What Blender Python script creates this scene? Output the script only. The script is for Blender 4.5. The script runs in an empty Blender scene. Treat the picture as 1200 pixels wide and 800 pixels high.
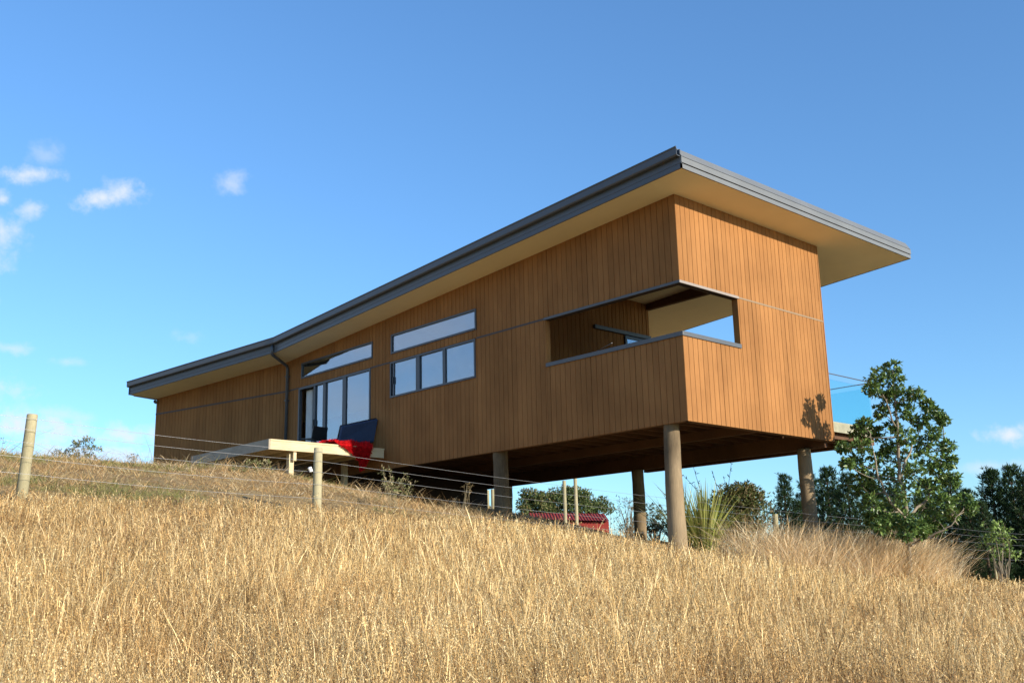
import bpy, math, random
import numpy as np
from mathutils import Vector, Matrix

R = math.radians
random.seed(7)
rng = np.random.default_rng(11)
sc = bpy.context.scene
COL = sc.collection

# ------------------------------------------------------------------ camera
CAM = np.array([-15.635, -11.960, -2.942])
YAW, PITCH, ROLL, FPX = -0.75234, 0.22956, -0.02325, 1231.0      # FPX for a 1200 px wide frame


def cam_axes():
    cy, sy, cp, sp, cr, sr = (math.cos(YAW), math.sin(YAW), math.cos(PITCH), math.sin(PITCH), math.cos(ROLL), math.sin(ROLL))
    f = np.array([-sy * cp, cy * cp, sp])
    r0 = np.array([cy, sy, 0.0])
    u0 = np.cross(r0, f)
    return cr * r0 + sr * u0, -sr * r0 + cr * u0, f


AR, AU, AF = cam_axes()
cam_d = bpy.data.cameras.new("camera")
cam_d.sensor_width = 36
cam_d.lens = 36 * FPX / 1200
cam_d.clip_start = 0.1
cam_d.clip_end = 3000
cam = bpy.data.objects.new("camera", cam_d)
M = Matrix.Identity(4)
for i in range(3):
    M[i][0], M[i][1], M[i][2], M[i][3] = AR[i], AU[i], -AF[i], CAM[i]
cam.matrix_world = M
COL.objects.link(cam)
sc.camera = cam


def pix(x, y, d):
    """world point seen at photo pixel x, y (1200 wide) at depth d"""
    return CAM + (AF + (x - 600) / FPX * AR - (y - 400) / FPX * AU) * d


def pdir(x, y):
    v = AF + (x - 600) / FPX * AR - (y - 400) / FPX * AU
    return v / np.linalg.norm(v)


# ------------------------------------------------------------------ light
SUN = np.array([0.12, -1.0, 0.305])
SUN = SUN / np.linalg.norm(SUN)
EXPOSURE = 0.62
SKY_STRENGTH = 0.10
SUN_STRENGTH = 5.0

world = bpy.data.worlds.new("World")
sc.world = world
world.use_nodes = True
wn, wl = world.node_tree.nodes, world.node_tree.links
wn.clear()


def wmath(op, a, b=None, c=None):
    n = wn.new('ShaderNodeMath')
    n.operation = op
    for i, v in enumerate((a, b, c)):
        if v is None:
            continue
        if isinstance(v, (int, float)):
            n.inputs[i].default_value = v
        else:
            wl.new(v, n.inputs[i])
    return n.outputs[0]


sky = wn.new('ShaderNodeTexSky')
sky.sky_type = 'NISHITA'
sky.sun_disc = False
sky.sun_elevation = math.asin(SUN[2])
sky.sun_rotation = math.atan2(SUN[0], SUN[1])
sky.altitude = 100
sky.air_density = 1.0
sky.dust_density = 0.35
sky.ozone_density = 2.2
tc = wn.new('ShaderNodeTexCoord')
GEN = tc.outputs['Generated']
nz = wn.new('ShaderNodeTexNoise')
nz.inputs['Scale'].default_value = 26
nz.inputs['Detail'].default_value = 7
nz.inputs['Roughness'].default_value = 0.62
wl.new(GEN, nz.inputs['Vector'])
nz2 = wn.new('ShaderNodeTexNoise')
nz2.inputs['Scale'].default_value = 60
nz2.inputs['Detail'].default_value = 4
wl.new(GEN, nz2.inputs['Vector'])


def wdot(vec):
    n = wn.new('ShaderNodeVectorMath')
    n.operation = 'DOT_PRODUCT'
    wl.new(GEN, n.inputs[0])
    n.inputs[1].default_value = tuple(float(q) for q in vec)
    return n.outputs['Value']


# puffs: photo x, y, half width, half height (pixels -> angles), tilt, strength
CLOUDS = [(38, 203, 34, 11, -.15, .85), (52, 184, 22, 18, -.2, .30), (121, 231, 38, 13, -.30, .95), (133, 222, 15, 13, -.2, .55),
          (270, 215, 20, 12, -.1, .50), (38, 244, 17, 10, -.25, .65), (3, 234, 12, 9, 0, .8), (2, 272, 18, 20, 0, .8),
          (14, 408, 26, 8, 0, .6), (78, 424, 22, 6, 0, .35), (30, 503, 90, 22, .06, 1.0), (140, 508, 85, 18, .0, .9),
          (75, 486, 60, 10, .1, .45), (90, 532, 150, 16, 0, .85), (1186, 509, 34, 13, .05, .95), (1215, 512, 40, 16, 0, .9),
          (-60, 300, 60, 40, .1, .8), (-150, 430, 120, 40, .1, .9), (1180, 545, 90, 9, 0, .45), (215, 395, 22, 9, 0, .3),
          (-300, 380, 150, 60, 0, .8)]
total = None
for (x, y, w, h, tilt, st) in CLOUDS:
    c = pdir(x, y)
    e1 = np.cross(c, np.array([0, 0, 1.0]))
    e1 /= np.linalg.norm(e1)
    e2 = np.cross(e1, c)
    ct, s_ = math.cos(tilt), math.sin(tilt)
    a1 = (e1 * ct - e2 * s_) / (w / FPX)
    a2 = (e1 * s_ + e2 * ct) / (h / FPX)
    r2 = wmath('ADD', wmath('POWER', wmath('ABSOLUTE', wdot(a1)), 2.0), wmath('POWER', wmath('ABSOLUTE', wdot(a2)), 2.0))
    m = wmath('SUBTRACT', 1.08, wmath('MULTIPLY', wmath('SQRT', r2), 0.62))
    m = wmath('ADD', m, wmath('MULTIPLY', wmath('SUBTRACT', nz.outputs['Fac'], 0.56), 2.3))
    m = wmath('ADD', m, wmath('MULTIPLY', wmath('SUBTRACT', nz2.outputs['Fac'], 0.5), 0.9))
    mr = wn.new('ShaderNodeMapRange')
    mr.interpolation_type = 'SMOOTHSTEP'
    wl.new(m, mr.inputs['Value'])
    mr.inputs['From Min'].default_value = 0.22
    mr.inputs['From Max'].default_value = 1.15
    mr.inputs['To Max'].default_value = st
    front = wmath('GREATER_THAN', wdot(c), 0.8)
    m = wmath('MULTIPLY', mr.outputs['Result'], front)
    total = m if total is None else wmath('MAXIMUM', total, m)

# broad high haze cloud elsewhere in the sky (behind and left of the viewer; the windows mirror it)
bn = wn.new('ShaderNodeTexNoise')
bn.inputs['Scale'].default_value = 2.2
bn.inputs['Detail'].default_value = 6
mp = wn.new('ShaderNodeMapping')
mp.inputs['Scale'].default_value = (1, 1, 3.2)
wl.new(GEN, mp.inputs['Vector'])
wl.new(mp.outputs['Vector'], bn.inputs['Vector'])
br = wn.new('ShaderNodeMapRange')
br.interpolation_type = 'SMOOTHSTEP'
br.inputs['From Min'].default_value = 0.28
br.inputs['From Max'].default_value = 0.62
br.inputs['To Max'].default_value = 0.95
wl.new(bn.outputs['Fac'], br.inputs['Value'])
lf = wn.new('ShaderNodeMapRange')
lf.interpolation_type = 'SMOOTHSTEP'
lf.inputs['From Min'].default_value = 0.72
lf.inputs['From Max'].default_value = 0.9
wl.new(wdot((-0.76, 0.65, 0.0)), lf.inputs['Value'])
sz_ = wn.new('ShaderNodeSeparateXYZ')
wl.new(GEN, sz_.inputs[0])
ef = wn.new('ShaderNodeMapRange')
ef.interpolation_type = 'SMOOTHSTEP'
wl.new(sz_.outputs['Z'], ef.inputs['Value'])
ef.inputs['From Min'].default_value = .5
ef.inputs['From Max'].default_value = .22
total = wmath('MAXIMUM', total, wmath('MULTIPLY', ef.outputs['Result'], wmath('MULTIPLY', br.outputs['Result'], lf.outputs['Result'])))

hsv = wn.new('ShaderNodeHueSaturation')
hsv.inputs['Saturation'].default_value = 1.0
hsv.inputs['Value'].default_value = 1.0
hsv.inputs['Hue'].default_value = 0.5
wl.new(sky.outputs['Color'], hsv.inputs['Color'])
mix = wn.new('ShaderNodeMix')
mix.data_type = 'RGBA'
wl.new(total, mix.inputs['Factor'])
tint = wn.new('ShaderNodeMix')
tint.data_type = 'RGBA'
tint.blend_type = 'MULTIPLY'
tint.inputs[0].default_value = 1
wl.new(hsv.outputs['Color'], tint.inputs[6])
tint.inputs[7].default_value = (.83, 1.19, 1.50, 1)
sx = wn.new('ShaderNodeSeparateXYZ')
wl.new(GEN, sx.inputs[0])
el = wn.new('ShaderNodeMapRange')
el.interpolation_type = 'SMOOTHSTEP'
wl.new(sx.outputs['Z'], el.inputs['Value'])
el.inputs['From Min'].default_value = .12
el.inputs['From Max'].default_value = .62
el.inputs['To Min'].default_value = 1.0
el.inputs['To Max'].default_value = 1.15
lift = wn.new('ShaderNodeVectorMath')
lift.operation = 'SCALE'
wl.new(tint.outputs[2], lift.inputs[0])
wl.new(el.outputs['Result'], lift.inputs['Scale'])
wl.new(lift.outputs[0], mix.inputs[6])
mix.inputs[7].default_value = (5.6, 6.0, 6.9, 1)
bg = wn.new('ShaderNodeBackground')
bg.inputs['Strength'].default_value = SKY_STRENGTH
wl.new(mix.outputs[2], bg.inputs['Color'])
wo = wn.new('ShaderNodeOutputWorld')
wl.new(bg.outputs['Background'], wo.inputs['Surface'])

sun_d = bpy.data.lights.new("sun", 'SUN')
sun_d.energy = SUN_STRENGTH
sun_d.angle = R(0.53)
sun_d.color = (1.0, 0.90, 0.75)
sun = bpy.data.objects.new("sun", sun_d)
sun.rotation_euler = Vector(-SUN).to_track_quat('-Z', 'Y').to_euler()
COL.objects.link(sun)

sc.view_settings.view_transform = 'Standard'
sc.view_settings.look = 'None'
sc.view_settings.gamma = 1
sc.view_settings.exposure = EXPOSURE
sc.cycles.use_denoising = True
sc.cycles.max_bounces = 8
sc.cycles.transparent_max_bounces = 12


# ------------------------------------------------------------------ helpers
def tag(o, label=None, cat=None, group=None, kind=None):
    if label: o['label'] = label
    if cat: o['category'] = cat
    if group: o['group'] = group
    if kind: o['kind'] = kind
    return o


def thing(name, label, cat, loc=(0, 0, 0), group=None):
    o = bpy.data.objects.new(name, None)
    o.empty_display_size = 0.3
    COL.objects.link(o)
    o.location = loc
    return tag(o, label, cat, group)


class MB:
    def __init__(s):
        s.v, s.f = [], []

    def quadbox(s, pts):
        """8 points: bottom loop 4, top loop 4"""
        b = len(s.v)
        s.v += [tuple(map(float, p)) for p in pts]
        for q in ((3, 2, 1, 0), (4, 5, 6, 7), (0, 1, 5, 4), (1, 2, 6, 5), (2, 3, 7, 6), (3, 0, 4, 7)):
            s.f.append(tuple(b + i for i in q))
        return s

    def box(s, x0, x1, y0, y1, z0, z1):
        return s.quadbox([(x0, y0, z0), (x1, y0, z0), (x1, y1, z0), (x0, y1, z0), (x0, y0, z1), (x1, y0, z1), (x1, y1, z1), (x0, y1, z1)])

    def prism(s, loop, low, high):
        """plan loop [(x,y)], low/high functions of x,y"""
        b, n = len(s.v), len(loop)
        s.v += [(x, y, low(x, y)) for x, y in loop] + [(x, y, high(x, y)) for x, y in loop]
        s.f.append(tuple(b + i for i in reversed(range(n))))
        s.f.append(tuple(b + n + i for i in range(n)))
        for i in range(n):
            j = (i + 1) % n
            s.f.append((b + i, b + j, b + n + j, b + n + i))
        return s

    def sweep(s, profile_pts, frames):
        """profile [(a,b)] swept along frames [(origin, A, B)], closed profile, capped"""
        n, b = len(profile_pts), len(s.v)
        for (o, A, B) in frames:
            o, A, B = np.array(o, float), np.array(A, float), np.array(B, float)
            for (p, q) in profile_pts:
                s.v.append(tuple(o + A * p + B * q))
        for k in range(len(frames) - 1):
            for i in range(n):
                j = (i + 1) % n
                s.f.append((b + k * n + i, b + k * n + j, b + (k + 1) * n + j, b + (k + 1) * n + i))
        s.f.append(tuple(b + i for i in reversed(range(n))))
        e = b + (len(frames) - 1) * n
        s.f.append(tuple(e + i for i in range(n)))
        return s

    def tube(s, pts, rad, seg=8, cap=True):
        pts = [np.array(p, float) for p in pts]
        if isinstance(rad, (int, float)): rad = [rad] * len(pts)
        b = len(s.v)
        prev = None
        for i, p in enumerate(pts):
            d = pts[min(i + 1, len(pts) - 1)] - pts[max(i - 1, 0)]
            d = d / (np.linalg.norm(d) + 1e-9)
            ref = np.array([0, 0, 1.0]) if abs(d[2]) < .9 else np.array([1.0, 0, 0])
            if prev is not None: ref = prev
            a = ref - d * (ref @ d)
            a /= (np.linalg.norm(a) + 1e-9)
            prev = a
            c = np.cross(d, a)
            for k in range(seg):
                t = 2 * math.pi * k / seg
                s.v.append(tuple(p + (a * math.cos(t) + c * math.sin(t)) * rad[i]))
        for i in range(len(pts) - 1):
            for k in range(seg):
                m = (k + 1) % seg
                s.f.append((b + i * seg + k, b + i * seg + m, b + (i + 1) * seg + m, b + (i + 1) * seg + k))
        if cap:
            s.f.append(tuple(b + k for k in reversed(range(seg))))
            e = b + (len(pts) - 1) * seg
            s.f.append(tuple(e + k for k in range(seg)))
        return s

    def build(s, name, mat, parent=None, smooth=False, bevel=0):
        me = bpy.data.meshes.new(name)
        me.from_pydata(s.v, [], s.f)
        me.validate()
        if smooth:
            me.polygons.foreach_set('use_smooth', [True] * len(me.polygons))
        o = bpy.data.objects.new(name, me)
        me.materials.append(mat)
        COL.objects.link(o)
        if parent is not None:
            o.parent = parent
            top = parent
            off = Vector((0, 0, 0))
            while top is not None:
                off += Vector(top.location)
                top = top.parent
            o.location = -off
        if bevel:
            m = o.modifiers.new('bevel', 'BEVEL')
            m.width = bevel
            m.segments = 2
            m.limit_method = 'ANGLE'
        return o


def np_mesh(name, V, F, mat, parent=None, colr=None, smooth=False):
    """V (n,3), F (m,k) arrays"""
    me = bpy.data.meshes.new(name)
    V = np.ascontiguousarray(V, dtype=np.float32)
    F = np.ascontiguousarray(F, dtype=np.int32)
    m, k = F.shape
    me.vertices.add(len(V))
    me.vertices.foreach_set('co', V.ravel())
    me.loops.add(m * k)
    me.loops.foreach_set('vertex_index', F.ravel())
    me.polygons.add(m)
    me.polygons.foreach_set('loop_start', np.arange(0, m * k, k, dtype=np.int32))
    if smooth:
        me.polygons.foreach_set('use_smooth', np.ones(m, dtype=bool))
    me.update(calc_edges=True)
    if colr is not None:
        a = me.color_attributes.new('tone', 'FLOAT_COLOR', 'POINT')
        c = np.ones((len(V), 4), dtype=np.float32)
        c[:, :3] = colr
        a.data.foreach_set('color', c.ravel())
    me.materials.append(mat)
    o = bpy.data.objects.new(name, me)
    COL.objects.link(o)
    if parent is not None:
        o.parent = parent
        o.location = -Vector(parent.location)
    return o


# ------------------------------------------------------------------ materials
def material(name):
    m = bpy.data.materials.new(name)
    m.use_nodes = True
    nt = m.node_tree
    return m, nt, nt.nodes['Principled BSDF']


def N(nt, t, **kw):
    n = nt.nodes.new(t)
    for k, v in kw.items():
        if k.startswith('_'):
            setattr(n, k[1:], v)
        else:
            n.inputs[k.replace('__', ' ')].default_value = v
    return n


def ramp(nt, fac, stops):
    n = nt.nodes.new('ShaderNodeValToRGB')
    e = n.color_ramp.elements
    while len(e) < len(stops): e.new(0.5)
    for i, (p, c) in enumerate(stops):
        e[i].position = p
        e[i].color = (*c, 1)
    nt.links.new(fac, n.inputs['Fac'])
    return n.outputs['Color']


def mixc(nt, fac, a, b, mode='MIX'):
    n = nt.nodes.new('ShaderNodeMix')
    n.data_type = 'RGBA'
    n.blend_type = mode
    for s, v in ((0, fac), (6, a), (7, b)):
        if isinstance(v, (int, float)): n.inputs[s].default_value = v
        elif isinstance(v, tuple): n.inputs[s].default_value = (*v, 1)
        else: nt.links.new(v, n.inputs[s])
    return n.outputs[2]


def coords(nt, scale=(1, 1, 1), kind='Object'):
    t = nt.nodes.new('ShaderNodeTexCoord')
    m = nt.nodes.new('ShaderNodeMapping')
    m.inputs['Scale'].default_value = scale
    nt.links.new(t.outputs[kind], m.inputs['Vector'])
    return m.outputs['Vector']


def noise(nt, vec, scale, detail=4, rough=.55):
    n = nt.nodes.new('ShaderNodeTexNoise')
    n.inputs['Scale'].default_value = scale
    n.inputs['Detail'].default_value = detail
    n.inputs['Roughness'].default_value = rough
    nt.links.new(vec, n.inputs['Vector'])
    return n.outputs['Fac']


def bump(nt, h, strength, dist, p):
    b = nt.nodes.new('ShaderNodeBump')
    b.inputs['Strength'].default_value = strength
    b.inputs['Distance'].default_value = dist
    nt.links.new(h, b.inputs['Height'])
    nt.links.new(b.outputs['Normal'], p.inputs['Normal'])


def wood(name, dark, light, grain=(14, 14, 1.2), rough=.75, island=.25, blotch=0.35, spec=.3, bumpd=.004):
    m, nt, p = material(name)
    v = coords(nt, grain)
    g = noise(nt, v, 3.0, 6, .65)
    c = ramp(nt, g, [(.3, dark), (.7, light)])
    b = noise(nt, coords(nt, (1, 1, .6)), 1.1, 5, .6)
    c = mixc(nt, blotch, c, ramp(nt, b, [(.35, tuple(q * .62 for q in dark)), (.65, tuple(min(1, q * 1.18) for q in light))]))
    geo = nt.nodes.new('ShaderNodeNewGeometry')
    mr = N(nt, 'ShaderNodeMapRange')
    nt.links.new(geo.outputs['Random Per Island'], mr.inputs['Value'])
    mr.inputs['To Min'].default_value = 1 - island
    mr.inputs['To Max'].default_value = 1 + island * .5
    h = nt.nodes.new('ShaderNodeHueSaturation')
    nt.links.new(c, h.inputs['Color'])
    nt.links.new(mr.outputs['Result'], h.inputs['Value'])
    nt.links.new(h.outputs['Color'], p.inputs['Base Color'])
    p.inputs['Roughness'].default_value = rough
    p.inputs['Specular IOR Level'].default_value = spec
    bump(nt, g, .5, bumpd, p)
    return m


def plain(name, col, rough=.5, metal=0, spec=.5, var=.12, scale=3.0, bumpd=0):
    m, nt, p = material(name)
    n = noise(nt, coords(nt), scale, 5, .6)
    c = ramp(nt, n, [(.3, tuple(q * (1 - var) for q in col)), (.7, tuple(min(1, q * (1 + var)) for q in col))])
    nt.links.new(c, p.inputs['Base Color'])
    p.inputs['Roughness'].default_value = rough
    p.inputs['Metallic'].default_value = metal
    p.inputs['Specular IOR Level'].default_value = spec
    if bumpd: bump(nt, noise(nt, coords(nt), scale * 12, 4), .5, bumpd, p)
    return m


CLAD = wood('cedar_stained_cladding', (.268, .122, .045), (.325, .157, .057), grain=(10, 10, .8), island=.09, blotch=.34, rough=.8, spec=.06)
CORE = plain('dark_building_paper', (.035, .022, .016), .9)
BACKING = plain('stained_groove_backing', (.105, .055, .026), .9)
TRIM = plain('slate_flashing', (.080, .086, .094), .45, var=.06)
SUNLIT_TRIM = plain('sunlit_head_trim', (.25, .21, .18), .5, var=.06)  # paler copy of the slate flashing, sunlight on the end wall put into colour
FASCIA = plain('slate_roofing_metal', (.140, .145, .145), .45, var=.07, scale=1.5)
GUTTER = plain('slate_gutter_metal', (.070, .078, .088), .4, var=.05, scale=1.5)
SOFFIT = plain('cream_soffit_board', (.80, .71, .47), .8, var=.05, scale=.8)
SUNLIT_JOINT = plain('sunlit_joint_flashing', (.22, .15, .085), .6, var=.06)  # joint flashing for the sunny end wall, sunlight put into its colour
SHADED_JOINT = plain('shaded_joint_flashing', (.06, .045, .038), .6, var=.06)  # same flashing on the unlit walls, their shade put into its colour
JOIST = wood('aged_joist_timber', (.07, .036, .02), (.14, .07, .038), grain=(1.2, 10, 10), rough=.85)
POLE = wood('weathered_pole_timber', (.085, .058, .032), (.275, .205, .122), grain=(24, 24, 1.1), rough=.9, blotch=.65, bumpd=.016)
POST = wood('treated_pine_post', (.25, .225, .13), (.42, .37, .23), grain=(30, 30, 2.5), rough=.85, blotch=.45, bumpd=.006)
NEWPINE = wood('fresh_pine_timber', (.46, .36, .21), (.66, .55, .36), grain=(1.2, 14, 14), rough=.7, blotch=.2)
GREYPINE = wood('weathered_grey_pine', (.30, .26, .20), (.48, .42, .33), grain=(14, 1.2, 14), rough=.85, blotch=.3)
FRAME = plain('slate_window_joinery', (.045, .055, .07), .38, var=.04)
WIRE = plain('galvanised_wire', (.30, .30, .30), .4, metal=.6, var=.05)
BARKM = wood('grey_bark', (.15, .12, .085), (.32, .27, .20), grain=(9, 9, 3), rough=.9, bumpd=.01)
PINEBARK = wood('pine_bark', (.08, .055, .035), (.16, .11, .075), grain=(9, 9, 3), rough=.9)
NAVY = plain('navy_fabric', (.022, .045, .105), .8, var=.12, scale=20, bumpd=.002)
BLACKM = plain('black_powdercoat', (.015, .016, .018), .5)
CONCRETE = plain('pale_deck_edge', (.27, .26, .18), .8, var=.22, scale=5)
WHITEW = plain('painted_plaster', (.62, .60, .56), .8)
CURTAIN = plain('white_curtain', (.72, .72, .70), .85)
INTFLOOR = plain('interior_floor', (.16, .11, .07), .5)
REDROOF = plain('red_corrugated_steel', (.23, .032, .026), .85, spec=.15, var=.15, scale=.7)


def glass_pane(name, glossy=.5, tint=(.75, .82, .85)):
    m, nt, p = material(name)
    nt.nodes.remove(p)
    out = nt.nodes['Material Output']
    tr = N(nt, 'ShaderNodeBsdfTransparent')
    tr.inputs['Color'].default_value = (*tint, 1)
    gl = N(nt, 'ShaderNodeBsdfGlossy')
    gl.inputs['Roughness'].default_value = .012
    gl.inputs['Color'].default_value = (.92, .95, 1, 1)
    fr = N(nt, 'ShaderNodeLayerWeight')
    pw = N(nt, 'ShaderNodeMath', _operation='POWER')
    pw.inputs[1].default_value = 5
    nt.links.new(fr.outputs['Facing'], pw.inputs[0])
    mr = N(nt, 'ShaderNodeMapRange')
    nt.links.new(pw.outputs[0], mr.inputs['Value'])
    mr.inputs['To Min'].default_value = glossy
    mr.inputs['To Max'].default_value = 1
    mx = N(nt, 'ShaderNodeMixShader')
    nt.links.new(mr.outputs['Result'], mx.inputs['Fac'])
    nt.links.new(tr.outputs[0], mx.inputs[1])
    nt.links.new(gl.outputs[0], mx.inputs[2])
    # faint waviness of real panes
    b = N(nt, 'ShaderNodeBump')
    b.inputs['Strength'].default_value = .06
    b.inputs['Distance'].default_value = .05
    nt.links.new(noise(nt, coords(nt), 1.3, 2), b.inputs['Height'])
    nt.links.new(b.outputs['Normal'], gl.inputs['Normal'])
    nt.links.new(mx.outputs[0], out.inputs['Surface'])
    return m


GLASS = glass_pane('window_glass', .25)
BALGLASS = glass_pane('green_tinted_balustrade_glass', .03, (.80, .96, .97))


def foliage(name, rough=.5, trans=.35, tint=(1, 1, 1), spec=.4, patch=None):
    """leaf/grass material: 'tone' vertex colour is the leaf's own colour"""
    m, nt, p = material(name)
    a = nt.nodes.new('ShaderNodeVertexColor')
    a.layer_name = 'tone'
    c = a.outputs['Color']
    if patch:
        n = noise(nt, coords(nt, kind='Object'), patch[0], 4, .6)
        c = mixc(nt, patch[1], c, ramp(nt, n, [(.35, patch[2]), (.62, patch[3])]), 'MULTIPLY')
    nt.links.new(c, p.inputs['Base Color'])
    p.inputs['Roughness'].default_value = rough
    p.inputs['Specular IOR Level'].default_value = spec
    t = N(nt, 'ShaderNodeBsdfTranslucent')
    nt.links.new(c, t.inputs['Color'])
    mx = N(nt, 'ShaderNodeMixShader')
    mx.inputs['Fac'].default_value = trans
    nt.links.new(p.outputs[0], mx.inputs[1])
    nt.links.new(t.outputs[0], mx.inputs[2])
    nt.links.new(mx.outputs[0], nt.nodes['Material Output'].inputs['Surface'])
    return m


STRAW = foliage('dry_straw', .55, .30, spec=.25, patch=(.55, .8, (.84, .76, .66), (1.06, 1.05, 1.02)))
WISPM = foliage('pale_wispy_straw', .55, .35, spec=.25)
LEAF = foliage('glossy_leaf', .38, .30, spec=.5)
NEEDLE = foliage('pine_needle', .6, .15, spec=.25)
SCRUB = foliage('scrub_leaf', .6, .3)

# ------------------------------------------------------------------ terrain
CTRL = np.array([
    (-15.6, -12.0, -4.46), (-13.2, -4.3, -3.45), (-11.0, -7.0, -3.62), (-8.2, -8.9, -3.80), (-12.6, -2.2, -2.86), (-7.9, -3.7, -3.00),
    (-11.25, 1.6, -1.82), (-7.2, 1.35, -1.84), (-3.3, 1.0, -2.08), (.1, .5, -2.56), (.15, 5.4, -1.50), (4.95, .5, -2.85), (4.95, 5.4, -1.95),
    (8.9, 0, -3.05), (13.8, -.3, -3.60), (3.4, -4.3, -3.55), (0, -8, -4.1), (10, -6, -3.9), (18, -4, -4.2), (8, -14, -5), (-4, -16, -5), (-14, -20, -5.6),
    (-3.2, 9.4, -.22), (-1.3, 20.2, .35), (-7.2, 15.6, .28), (-5.6, 14.2, .20), (-4.6, 13.3, .02), (-3.8, 11.4, -.16), (-14, 14, .45), (-11, 7, -.70), (-18, 6, -.8),
    (-1.7, 8.0, -.75), (-.9, 7.3, -.98), (-5.5, 5.5, -1.05), (6.1, 9.3, -1.15), (7.2, 13.7, -.75), (2, 12, -.3), (1, 16, .1),
    (0, 28, -.3), (-10, 26, -.1), (12, 24, -2.3), (16, 14, -2.6), (20, 8, -3.6), (-20, 22, .1), (-24, -4, -2.8), (-22, -14, -4.2), (.8, 2.0, -2.32),
    (2, 9, -1.1), (11, 5, -3.1), (3.2, 2.4, -2.2), (6, 3.3, -2.25)])


def tps_fit(P, lam=.25):
    n = len(P)
    d = np.linalg.norm(P[:, None, :2] - P[None, :, :2], axis=-1)
    K = np.where(d > 0, d * d * np.log(d + 1e-12), 0) + lam * np.eye(n)
    Q = np.c_[np.ones(n), P[:, :2]]
    A = np.block([[K, Q], [Q.T, np.zeros((3, 3))]])
    return np.linalg.solve(A, np.r_[P[:, 2], 0, 0, 0])


TW = tps_fit(CTRL)
_w = [(rng.uniform(.4, 2.2) * np.array([math.cos(a), math.sin(a)]), rng.uniform(0, 6.28)) for a in rng.uniform(0, 6.28, 14)]


def ground(x, y):
    x, y = np.atleast_1d(np.asarray(x, float)), np.atleast_1d(np.asarray(y, float))
    out = np.empty(x.shape)
    fx, fy = x.ravel(), y.ravel()
    o = np.empty(fx.shape)
    for s in range(0, len(fx), 60000):
        a, b = fx[s:s + 60000], fy[s:s + 60000]
        d2 = (a[:, None] - CTRL[None, :, 0]) ** 2 + (b[:, None] - CTRL[None, :, 1]) ** 2
        o[s:s + 60000] = (.5 * d2 * np.log(d2 + 1e-12)) @ TW[:-3] + TW[-3] + TW[-2] * a + TW[-1] * b
    r = np.hypot(fx + 2, fy - 3)
    t = np.clip((r - 24) / 26, 0, 1)
    t = t * t * (3 - 2 * t)
    o = np.clip(o, -9, 2.2)
    o = o * (1 - t) + (-6.0) * t
    bumps = sum(.012 * np.sin(fx * k[0] + fy * k[1] + ph) for k, ph in _w)
    out.ravel()[:] = o + bumps
    return out


def gz(x, y): return float(ground(x, y)[0])


def axis(lo, hi, c0, c1, fine, grow=1.22):
    a = list(np.arange(c0, c1 + .001, fine))
    s = fine
    while a[-1] < hi:
        s *= grow
        a.append(a[-1] + s)
    s = fine
    while a[0] > lo:
        s *= grow
        a.insert(0, a[0] - s)
    return np.array(a)


gx, gy = axis(-1500, 1500, -22, 20, .22), axis(-1500, 1500, -16, 26, .22)
GX, GY = np.meshgrid(gx, gy, indexing='ij')
GZ = ground(GX, GY)
near = (GX > -22) & (GX < 20) & (GY > -16) & (GY < 26)
GZ = GZ + near * rng.normal(0, .012, GZ.shape)
ni, nj = GX.shape
idx = np.arange(ni * nj).reshape(ni, nj)
GF = np.stack([idx[:-1, :-1], idx[1:, :-1], idx[1:, 1:], idx[:-1, 1:]], -1).reshape(-1, 4)

SOIL, nt, p = material('dry_pasture_soil')
v = coords(nt)
n1 = noise(nt, v, .55, 6, .65)
n2 = noise(nt, v, 3.2, 7, .7)
n3 = noise(nt, v, 22, 5, .7)
c = ramp(nt, n2, [(.30, (.16, .095, .048)), (.48, (.36, .25, .125)), (.60, (.44, .33, .17)), (.75, (.30, .17, .075))])
c = mixc(nt, ramp(nt, n1, [(.50, (0, 0, 0)), (.66, (.75, .75, .75))]), c, (.19, .175, .06))
pt = N(nt, 'ShaderNodeVectorMath', _operation='DISTANCE')
nt.links.new(coords(nt, (.55, 1, 0)), pt.inputs[0])
pt.inputs[1].default_value = (-.25, 6.6, 0)
mm = N(nt, 'ShaderNodeMath', _operation='ADD')
nt.links.new(pt.outputs['Value'], mm.inputs[0])
nt.links.new(n2, mm.inputs[1])
c = mixc(nt, ramp(nt, mm.outputs[0], [(.9, (1, 1, 1)), (1.0, (0, 0, 0))]), c, (.50, .27, .09))
c = mixc(nt, .55, c, ramp(nt, n3, [(.3, (.5, .45, .4)), (.7, (1.25, 1.2, 1.1))]), 'MULTIPLY')
nt.links.new(c, p.inputs['Base Color'])
p.inputs['Roughness'].default_value = .95
p.inputs['Specular IOR Level'].default_value = .1
bump(nt, n3, 1.0, .05, p)
g_ob = np_mesh('ground', np.c_[GX.ravel(), GY.ravel(), GZ.ravel()], GF, SOIL, smooth=True)
tag(g_ob, kind='structure')

# ------------------------------------------------------------------ house
HW = 5.116           # width of the gable end
LJ = 14.25           # where the wing joins
Z = lambda y: 4.48 - .0635 * y       # underside of the roof
house = thing('house', 'long house clad in brown vertical timber with a dark sloping roof, raised on timber poles', 'house', (0, 0, 0))
BW = .148
GAP = .005


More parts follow.
